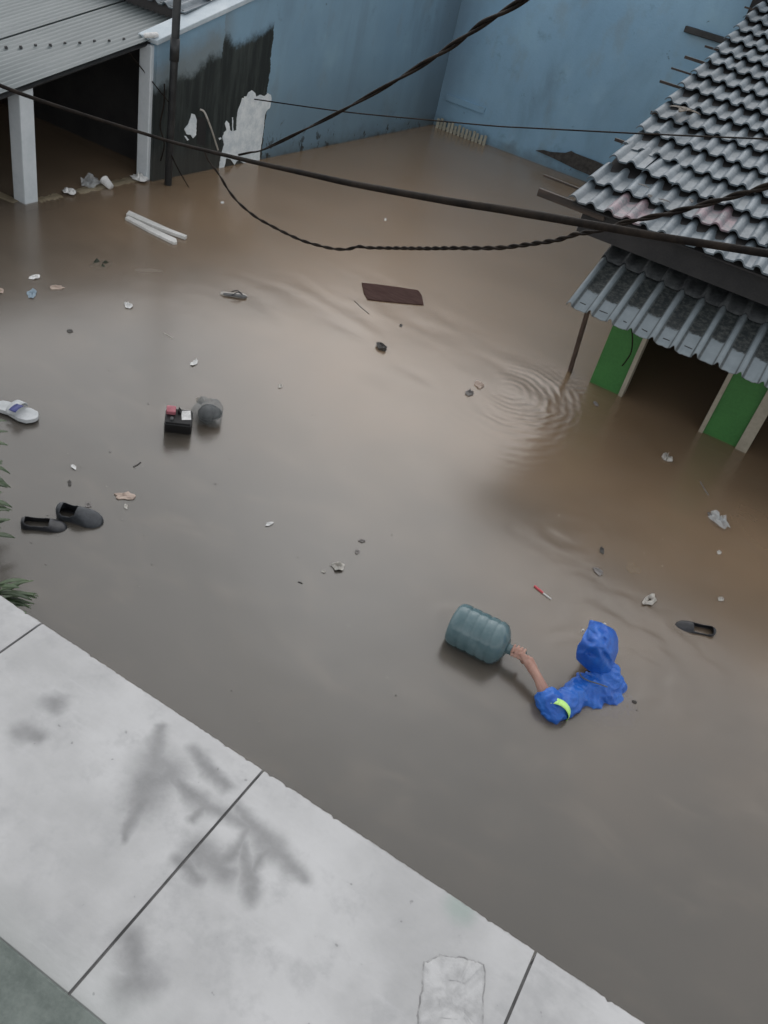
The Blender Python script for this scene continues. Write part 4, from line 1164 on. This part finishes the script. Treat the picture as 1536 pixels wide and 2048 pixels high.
for sg in (-1, 1):
    MB().tube(catmull([tp_, tp_ - ax * 0.05 + s2 * (0.02 * sg) + UP * 0.022, tp_ - ax * 0.10 + s2 * (0.042 * sg) - UP * 0.008]), 0.005, 6).build('thong', MAT['black'], ff, smooth=True)
# ------------------------------------------------------------------ black box and bag of rubbish
bx = thing('black_box', 'black plastic box with red lid and white sticker floating by a bag', 'box', at(355, 850))
c = at(357, 848, 0.045)
ax = (at(385, 856) - at(330, 850)).normalized()
ay = V((-ax.y, ax.x, 0))
tl = Matrix.Rotation(math.radians(24), 3, ax)
ayt, upt = tl @ ay, tl @ UP
MB().box(c, (0.19, 0.135, 0.17), (ax, ayt, upt)).build('case', MAT['plastic_black'], bx, bevel=0.01)
MB().box(c + upt * 0.095 + ayt * 0.0, (0.175, 0.12, 0.020), (ax, ayt, upt)).build('lid', MAT['plastic_black'], bx, bevel=0.005)
MB().box(c + upt * 0.125 - ax * 0.055 + ayt * 0.03, (0.065, 0.055, 0.04), (ax, ayt, upt)).build('red_cover', MAT['rose'], bx, bevel=0.006)
MB().prism([c + upt * 0.104 - ax * 0.010 + ayt * 0.02, c + upt * 0.104 + ax * 0.02 + ayt * 0.02, c + upt * 0.150 - ax * 0.004 + ayt * 0.02], ayt * 0.03).build('handle_lug', MAT['plastic_black'], bx)
MB().box(c + upt * 0.107 + ax * 0.05 + ayt * 0.012, (0.065, 0.075, 0.003), ((ax + ayt * 0.15).normalized(), (ayt - ax * 0.15).normalized(), upt)).build('sticker', MAT['white'], bx)
MB().tube([c + upt * 0.10 - ax * 0.045 - ayt * 0.03, c + upt * 0.122 - ax * 0.045 - ayt * 0.03], 0.012, 10).build('terminal', MAT['lining'], bx, smooth=True)
bg_ = thing('rubbish_bag', 'round clear plastic bag of dark rubbish floating beside the black box', 'bag', at(418, 840))
bc = at(417, 826, 0.06)
m = MB()
rows = []
for i in range(15):
    t = PI * (0.03 + 0.94 * i / 14)
    rows.append([bc + V((math.cos(a) * math.sin(t), math.sin(a) * math.sin(t), -math.cos(t))) * 0.112 * (1 + 0.07 * math.sin(3 * a + 2 * t) + 0.06 * math.sin(5 * a - 3 * t) + 0.05 * math.sin(9 * a + 4 * t) * math.sin(2 * t)) for a in [2 * PI * k / 40 for k in range(40)]])
m.grid(rows, True).build('film', MAT['clear'], bg_, smooth=True)
m = MB()
rb = random.Random(4)
for k in range(9):
    m.ellipsoid(bc + V((rb.uniform(-.03, .04), rb.uniform(-.035, .03), rb.uniform(-.04, .02))), (rb.uniform(.045, .065),) * 2 + (rb.uniform(.04, .06),), None, 10, 7)
m.build('contents', MAT['plastic_black'], bg_, smooth=True)
p = bc + at(400, 806, 0.1) - at(417, 826, 0.1)
MB().grid([[p + V((0.03 * math.cos(a), 0.03 * math.sin(a), 0.03 * q + 0.01 * math.sin(4 * a))) * (0.6 + 0.5 * q) for q in (0, 0.5, 1)] for a in [2 * PI * k / 12 for k in range(13)]]).build('knot', MAT['offwhite'], bg_, smooth=True)

# ------------------------------------------------------------------ boards and sticks afloat
def plank(name, label, cat, poly, mt, z, th, group=None):
    return MB().prism([at(x, y, z) for x, y in poly], UP * th).build(name, mt, label=label, cat=cat, group=group, bevel=0.003)
plank('board', 'brown wooden board floating in the middle of the yard', 'board', [(723, 567), (742, 569), (790, 575), (836, 582), (843, 592), (847, 611), (800, 607), (760, 603), (735, 600), (728, 588)], MAT['board'], 0.0, 0.012)
plank('moulding', 'white wood moulding, the upper of a floating pair near the carport', 'moulding', [(252, 434), (258, 427), (300, 446), (340, 464), (374, 477), (370, 480), (335, 468), (295, 452)], MAT['tube'], 0.002, 0.035, 'white mouldings floating by the carport')
plank('moulding', 'white wood moulding, the lower of a floating pair near the carport', 'moulding', [(250, 440), (257, 437), (300, 458), (352, 482), (354, 489), (347, 490), (298, 466)], MAT['tube'], 0.0, 0.028, 'white mouldings floating by the carport')
plank('lath', 'pale lath half sunk below the white mouldings', 'lath', [(269, 540), (300, 539), (326, 543), (328, 546), (298, 546), (272, 545)], MAT['offwhite'], -0.022, 0.012)
def stick(label, pts, r, mt, z=0.0, name='stick'):
    return MB().tube([at(x, y, z) for x, y in pts], r, 6).build(name, mt, label=label, cat='stick')
stick('thin dark twig floating beside the brown board', [(709, 602), (722, 615), (738, 628)], 0.005, MAT['dark_scrap'])
st_ = thing('straw', 'red and white drinking straw floating between jug and blue hood', 'straw', at(1086, 1185))
MB().tube([at(1069, 1172, 0.004), at(1086, 1186, 0.004)], 0.008, 8).build('red_end', MAT['red'], st_, smooth=True)
MB().tube([at(1086.5, 1186.5, 0.004), at(1102, 1198, 0.004)], 0.0055, 8).build('pale_end', MAT['white'], st_, smooth=True)
stick('thin pale twig with a dark tip in front of the green porch', [(1400, 963), (1408, 977), (1417, 991)], 0.006, MAT['grey_scrap'])
stick('short dark twig floating right of the white chip on the left', [(267, 934), (275, 930), (281, 925)], 0.006, MAT['dark_scrap'])
stick('pale sliver of wood floating above the white curl', [(328, 667), (336, 671), (345, 677)], 0.006, MAT['offwhite'])
stick('tiny dark twig floating left of the crumpled plastic', [(596, 1164), (605, 1167)], 0.005, MAT['dark_scrap'])

# ------------------------------------------------------------------ scraps afloat
def scrap(name, label, cat, px, py, wpx, hpx, mt, seed, ang=0.0, z=0.003, crump=0.25, hole=False, th=0.002):
    rr = random.Random(seed)
    c = at(px, py, z)
    dx = (at(px + 1, py, z) - c); dy = (at(px, py - 1, z) - c)
    n, ringn = 14, 3
    ca, sa = math.cos(ang), math.sin(ang)
    rad = [1 + rr.uniform(-0.28, 0.28) for _ in range(n)]
    rows = []
    size = max(wpx, hpx) * dx.length
    for j in range(ringn + 1):
        f = (j + (0.9 if hole else 0.001)) / (ringn + (0.9 if hole else 0))
        row = []
        for k in range(n):
            a = 2 * PI * k / n
            u, v = math.cos(a) * rad[k] * f * wpx / 2, math.sin(a) * rad[k] * f * hpx / 2
            u, v = u * ca - v * sa, u * sa + v * ca
            row.append(c + dx * u + dy * v + UP * (abs(rr.gauss(0, crump)) * size * 0.5 * (1 if 0 < j < ringn else 0.4)))
        rows.append(row)
    m = MB().grid(rows, True)
    return m.build(name, mt, solid=th, label=label, cat=cat, group='scraps floating on the flood')
SC = [
 ('wrapper', 'crumpled white wrapper with a dark fold above the dark slipper', 'wrapper', 1299, 1201, 30, 20, 'offwhite', 1, 0.6, 0.30, True),
 ('wrapper', 'folded white wrapper floating before the green porch opening', 'wrapper', 1333, 916, 22, 14, 'offwhite', 2, -0.6, 0.25, False),
 ('plastic_scrap', 'torn clear plastic scrap crumpled in the middle of the water', 'scrap', 676, 1133, 27, 17, 'offwhite', 3, -0.2, 0.35, False),
 ('paper_scrap', 'small pale crumb beside the torn clear plastic scrap', 'scrap', 648, 1143, 9, 6, 'offwhite', 4, 0, 0.3, False),
 ('paper_scrap', 'white sliver of paper left of the dark bottle cap', 'scrap', 539, 1048, 16, 6, 'white', 5, 0.25, 0.2, False),
 ('paper_scrap', 'white curled scrap between the black box and the flip flop', 'scrap', 388, 726, 16, 9, 'white', 6, 0.5, 0.3, False),
 ('paper_scrap', 'white chip of paper above the pair of black shoes', 'scrap', 147, 934, 14, 8, 'white', 7, -0.6, 0.2, False),
 ('dead_leaf', 'dark bit of leaf between white chip and black loafer', 'leaf', 139, 966, 7, 13, 'dark_scrap', 8, 0.1, 0.1, False),
 ('foam_piece', 'flat beige piece of foam right of the black loafer', 'foam', 251, 993, 42, 15, 'pink', 9, 0.0, 0.06, False),
 ('paper_scrap', 'tiny white crumb just below the beige foam piece', 'scrap', 252, 1013, 8, 9, 'offwhite', 10, 0.0, 0.2, False),
 ('dead_leaf', 'brown leaf fragment touching the top of the black loafer', 'leaf', 177, 1010, 11, 11, 'grey_scrap', 11, 0.0, 0.2, False),
 ('leaf_clump', 'sunken dark green clump of leaves before the carport', 'leaves', 203, 531, 46, 20, 'leaf_deep', 12, 0.1, 0.2, False),
 ('paper_scrap', 'white twisted scrap in the reflection of the carport post', 'scrap', 69, 555, 24, 9, 'white', 13, 0.1, 0.35, False),
 ('plastic_bag', 'small translucent blue bag floating below the white twisted scrap', 'bag', 64, 588, 20, 18, 'blue_film', 14, 0.0, 0.3, False),
 ('foam_piece', 'pinkish oblong of foam right of the small blue bag', 'foam', 114, 576, 25, 8, 'pink', 15, 0.0, 0.15, False),
 ('paper_scrap', 'pinkish white scrap at the far left edge', 'scrap', 1, 582, 14, 11, 'pink', 16, 0.0, 0.3, False),
 ('wrapper', 'small crumpled grey and white wrapper below the pale lath', 'wrapper', 256, 612, 18, 10, 'white', 17, -0.3, 0.4, False),
 ('sponge', 'small black sponge floating below the brown board', 'sponge', 762, 695, 22, 11, 'dark_scrap', 18, -0.4, 0.4, False),
 ('bottle_cap', 'round dark bottle cap above the torn clear plastic scrap', 'cap', 714, 1104, 10, 9, 'grey_scrap', 19, 0.0, 0.15, True),
 ('paper_scrap', 'faint pale flake just above the dark bottle cap', 'scrap', 724, 1082, 12, 5, 'grey_scrap', 20, -0.1, 0.15, False),
 ('foam_piece', 'orange pink foam bit at the edge of the ring ripples', 'foam', 958, 771, 19, 13, 'pink', 21, -0.5, 0.2, False),
 ('plastic_scrap', 'grey plastic bit next to the orange pink foam', 'scrap', 938, 786, 15, 12, 'grey_scrap', 22, 0.0, 0.4, False),
 ('yellow_leaf', 'sunken yellow leaf above the crumpled white wrapper', 'leaf', 1264, 1137, 30, 20, 'yellow', 23, -0.6, 0.05, False),
 ('paper_scrap', 'small white scrap above the dark slipper at right', 'scrap', 1441, 1198, 12, 8, 'offwhite', 24, -0.3, 0.25, False),
 ('paper_scrap', 'small white scrap between twig and yellow leaf at right', 'scrap', 1438, 1105, 9, 8, 'offwhite', 25, -0.5, 0.2, False),
 ('plastic_bag', 'clear film bag crumpled on the dark water near the porch', 'bag', 1438, 1042, 48, 22, 'pale_film', 26, -0.6, 0.30, False),
 ('paper_scrap', 'pale flake at the tip of the clear film bag', 'scrap', 1420, 1029, 12, 6, 'grey_scrap', 27, -0.7, 0.2, False),
 ('paper_scrap', 'pale curl of paper right of the white curled scrap', 'scrap', 561, 772, 9, 10, 'offwhite', 28, 0.0, 0.2, False),
 ('paper_scrap', 'pale flake left of the sunken yellow leaf', 'scrap', 1196, 1143, 22, 12, 'grey_scrap', 29, -0.6, 0.1, False),
 ('dead_leaf', 'dark leaf bit up and left of the yellow leaf', 'leaf', 1204, 1100, 9, 14, 'dark_scrap', 30, 0.3, 0.1, False),
 ('paper_scrap', 'white crumb beneath the twisted loop near the gable wall', 'scrap', 445, 405, 8, 5, 'white', 31, 0.0, 0.2, False),
 ('paper_scrap', 'white crumb under the thick cable in mid yard', 'scrap', 771, 439, 5, 5, 'white', 32, 0.0, 0.2, False),
 ('dead_leaf', 'small dark speck of leaf above the black sponge', 'leaf', 802, 651, 6, 5, 'dark_scrap', 33, 0.0, 0.2, False),
 ('dead_leaf', 'dark leaf bit right of the raincoat shoulder', 'leaf', 1269, 1404, 10, 5, 'dark_scrap', 34, -0.5, 0.1, False),
 ('paper_scrap', 'white torn packet on the carport ledge by the tall post', 'scrap', 139, 384, 26, 10, 'white', 35, -0.2, 0.35, False),
 ('plastic_bag', 'white plastic bag on the carport ledge beside the far post', 'bag', 278, 357, 36, 11, 'white', 36, -0.25, 0.25, False),
 ('plastic_bag', 'grey clear bag slumped behind the white cup on the ledge', 'bag', 182, 366, 42, 20, 'pale_film', 37, 0.1, 0.45, False),
 ('dead_leaf', 'dark bit of leaf low in the water left of the flip flop', 'leaf', 139, 662, 12, 7, 'dark_scrap', 38, 0.0, 0.1, False),
 ('paper_scrap', 'pale flake in the wash before the green panel', 'scrap', 1192, 808, 16, 6, 'grey_scrap', 39, -0.8, 0.1, False),
]
for nm, lb, ct_, px, py, wp, hp, mt, sd_, an, cr, ho_ in SC:
    z = 0.003
    th = 0.002
    if nm in ('leaf_clump', 'yellow_leaf'): z = -0.022
    if nm == 'foam_piece': z, th = 0.0, 0.012
    if nm == 'sponge': th = 0.03
    if 'ledge' in lb: z = 0.02
    scrap(nm, lb, ct_, px, py, wp, hp, MAT[mt], sd_, an, z, min(cr, 0.3), ho_, th)
# white cup on the ledge
cp0, cp1 = at(222, 374, 0.03), at(205, 356, 0.075)
cu = thing('cup', 'white disposable cup lying on the carport ledge', 'cup', cp0)
rows = []
cax = (cp1 - cp0).normalized(); ca_ = (UP - cax * UP.dot(cax)).normalized(); cb_ = cax.cross(ca_)
for t, r in ((0, 0.001), (0, 0.034), (0.12, 0.048), (0.122, 0.051), (0.125, 0.048), (0.02, 0.033)):
    rows.append([cp0 + cax * t + (ca_ * math.cos(2 * PI * k / 24) + cb_ * math.sin(2 * PI * k / 24)) * r for k in range(24)])
MB().grid(rows, True).build('wall', MAT['white'], cu, smooth=True)
rows = [[cp0 + cax * t + (ca_ * math.cos(a) + cb_ * math.sin(a)) * 0.0445 for t in (0.055, 0.075)] for a in [0.6 + 1.5 * k / 8 for k in range(9)]]
MB().grid(rows).build('printed_arc', MAT['lining'], cu, smooth=True, solid=0.001)

# specks of foam and dirt scattered over the water
m = MB()
rf = random.Random(77)
for k in range(330):
    x, y = rf.uniform(60, 1500), rf.uniform(300, 1450)
    if 1130 < x and y < 900 and y < 420 + (x - 1130) * 1.3 + 330: continue
    if rf.random() < (y - 300) / 1500: continue
    p = at(x, y, 0.0012)
    if p.y > 13.7 or p.x < -6.0: continue
    r = rf.uniform(0.002, 0.0055) * (1 if rf.random() < 0.95 else 1.7)
    a0 = rf.uniform(0, 6)
    m.prism([p + V((math.cos(a0 + q * 1.257) * r * rf.uniform(.6, 1.2), math.sin(a0 + q * 1.257) * r * rf.uniform(.6, 1.2), 0)) for q in range(5)], UP * 0.002)
m.build('foam_specks', MAT['grey_scrap'], label='scattered pale specks of foam and dirt on the brown water', cat='foam', kind='stuff')

# ------------------------------------------------------------------ plants at the left edge and a leaf on the roof
def leaf_blade(base, dirv, ln, wd, droop, rr):
    d = dirv.normalized()
    s_ = d.cross(UP)
    if s_.length < 0.1: s_ = V((1, 0, 0))
    s_.normalize()
    rows = []
    for i in range(7):
        t = i / 6
        c = base + d * (ln * t) + UP * (-droop * ln * t * t)
        w_ = wd * math.sin(PI * min(0.97, 0.08 + 0.9 * t)) ** 0.8
        rows.append([c - s_ * w_ / 2 + UP * w_ * 0.12, c, c + s_ * w_ / 2 + UP * w_ * 0.12])
    return MB().grid(rows)
def plant(label, base, tip, n, ln, wd, seed, spread, mt='leaf'):
    rr = random.Random(seed)
    root = thing('leafy_plant', label, 'plant', base, 'plants at the left edge')
    stem = catmull([base, base.lerp(tip, 0.5) + V((rr.uniform(-.03, .03), rr.uniform(-.03, .03), 0)), tip])
    MB().tube(stem, [0.012 - 0.008 * i / (len(stem) - 1) for i in range(len(stem))], 6).build('stem', MAT['leaf'], root, smooth=True)
    for k in range(n):
        t = rr.uniform(0.45, 1.0)
        p = base.lerp(tip, t)
        a = rr.uniform(-spread, spread)
        d = V((math.cos(a), math.sin(a), rr.uniform(-0.15, 0.55)))
        leaf_blade(p, d, ln * rr.uniform(0.7, 1.15), wd * rr.uniform(0.8, 1.2), rr.uniform(0.1, 0.5), rr).build('leaf', MAT[mt], root, smooth=True, solid=0.0015)
    return root
b0 = V((-2.78, 2.10, -0.3)); t0 = at(0, 1165, 0.40)
plant('green leafy plant rising beside the corner of the pale slab', b0, V((t0.x - 0.05, t0.y + 0.02, 0.34)), 30, 0.17, 0.030, 5, 1.3)
t1 = at(-26, 1150, 0.62)
for k, (px, py, zz) in enumerate(((-34, 842, 0.75), (-30, 905, 0.72))):
    tp_ = at(px, py, zz)
    plant(('tall leafy plant whose leaf tips overlap the grey sandal', 'tall leafy plant just below the sandal at the left edge')[k], V((tp_.x - 0.05, tp_.y, -0.4)), tp_, 16, 0.115, 0.036, 40 + k, 1.5)
d = ray(1368, 226); t = (zm(0) + 0.11 - CAM.z) / (d.z - SR * d.y); p = CAM + d * t
rr = random.Random(8)
m = MB()
for a in (0.3, 1.2, 2.2, 3.4, 4.6):
    lb_ = leaf_blade(p + mnor * 0.02, V((math.cos(a), math.sin(a), 0.25)), 0.16, 0.075, 0.25, rr)
    m.add(lb_.v, lb_.f)
m.build('dead_leaf', MAT['leaf_dry'], smooth=True, solid=0.002, label='curled dry brown leaf lying on the grey roof tiles', cat='leaf')
for k, (x, y) in enumerate(((1276, 368), (1298, 395), (1340, 405), (1380, 398))):
    d = ray(x, y); t = (zm(0) + 0.10 - CAM.z) / (d.z - SR * d.y); p = CAM + d * t
    lb_ = leaf_blade(p, V((math.cos(k * 1.7), math.sin(k * 1.7), 0.1)), 0.10, 0.04, 0.1, rr)
    lb_.build('dead_leaf', MAT['dark_scrap'], smooth=True, solid=0.002, cat='leaf', group='leaf scraps on the roof tiles', label='small dark leaf scrap on the lower roof tiles, ' + ('leftmost of four', 'second from the left of four', 'third from the left of four', 'rightmost of four')[k])
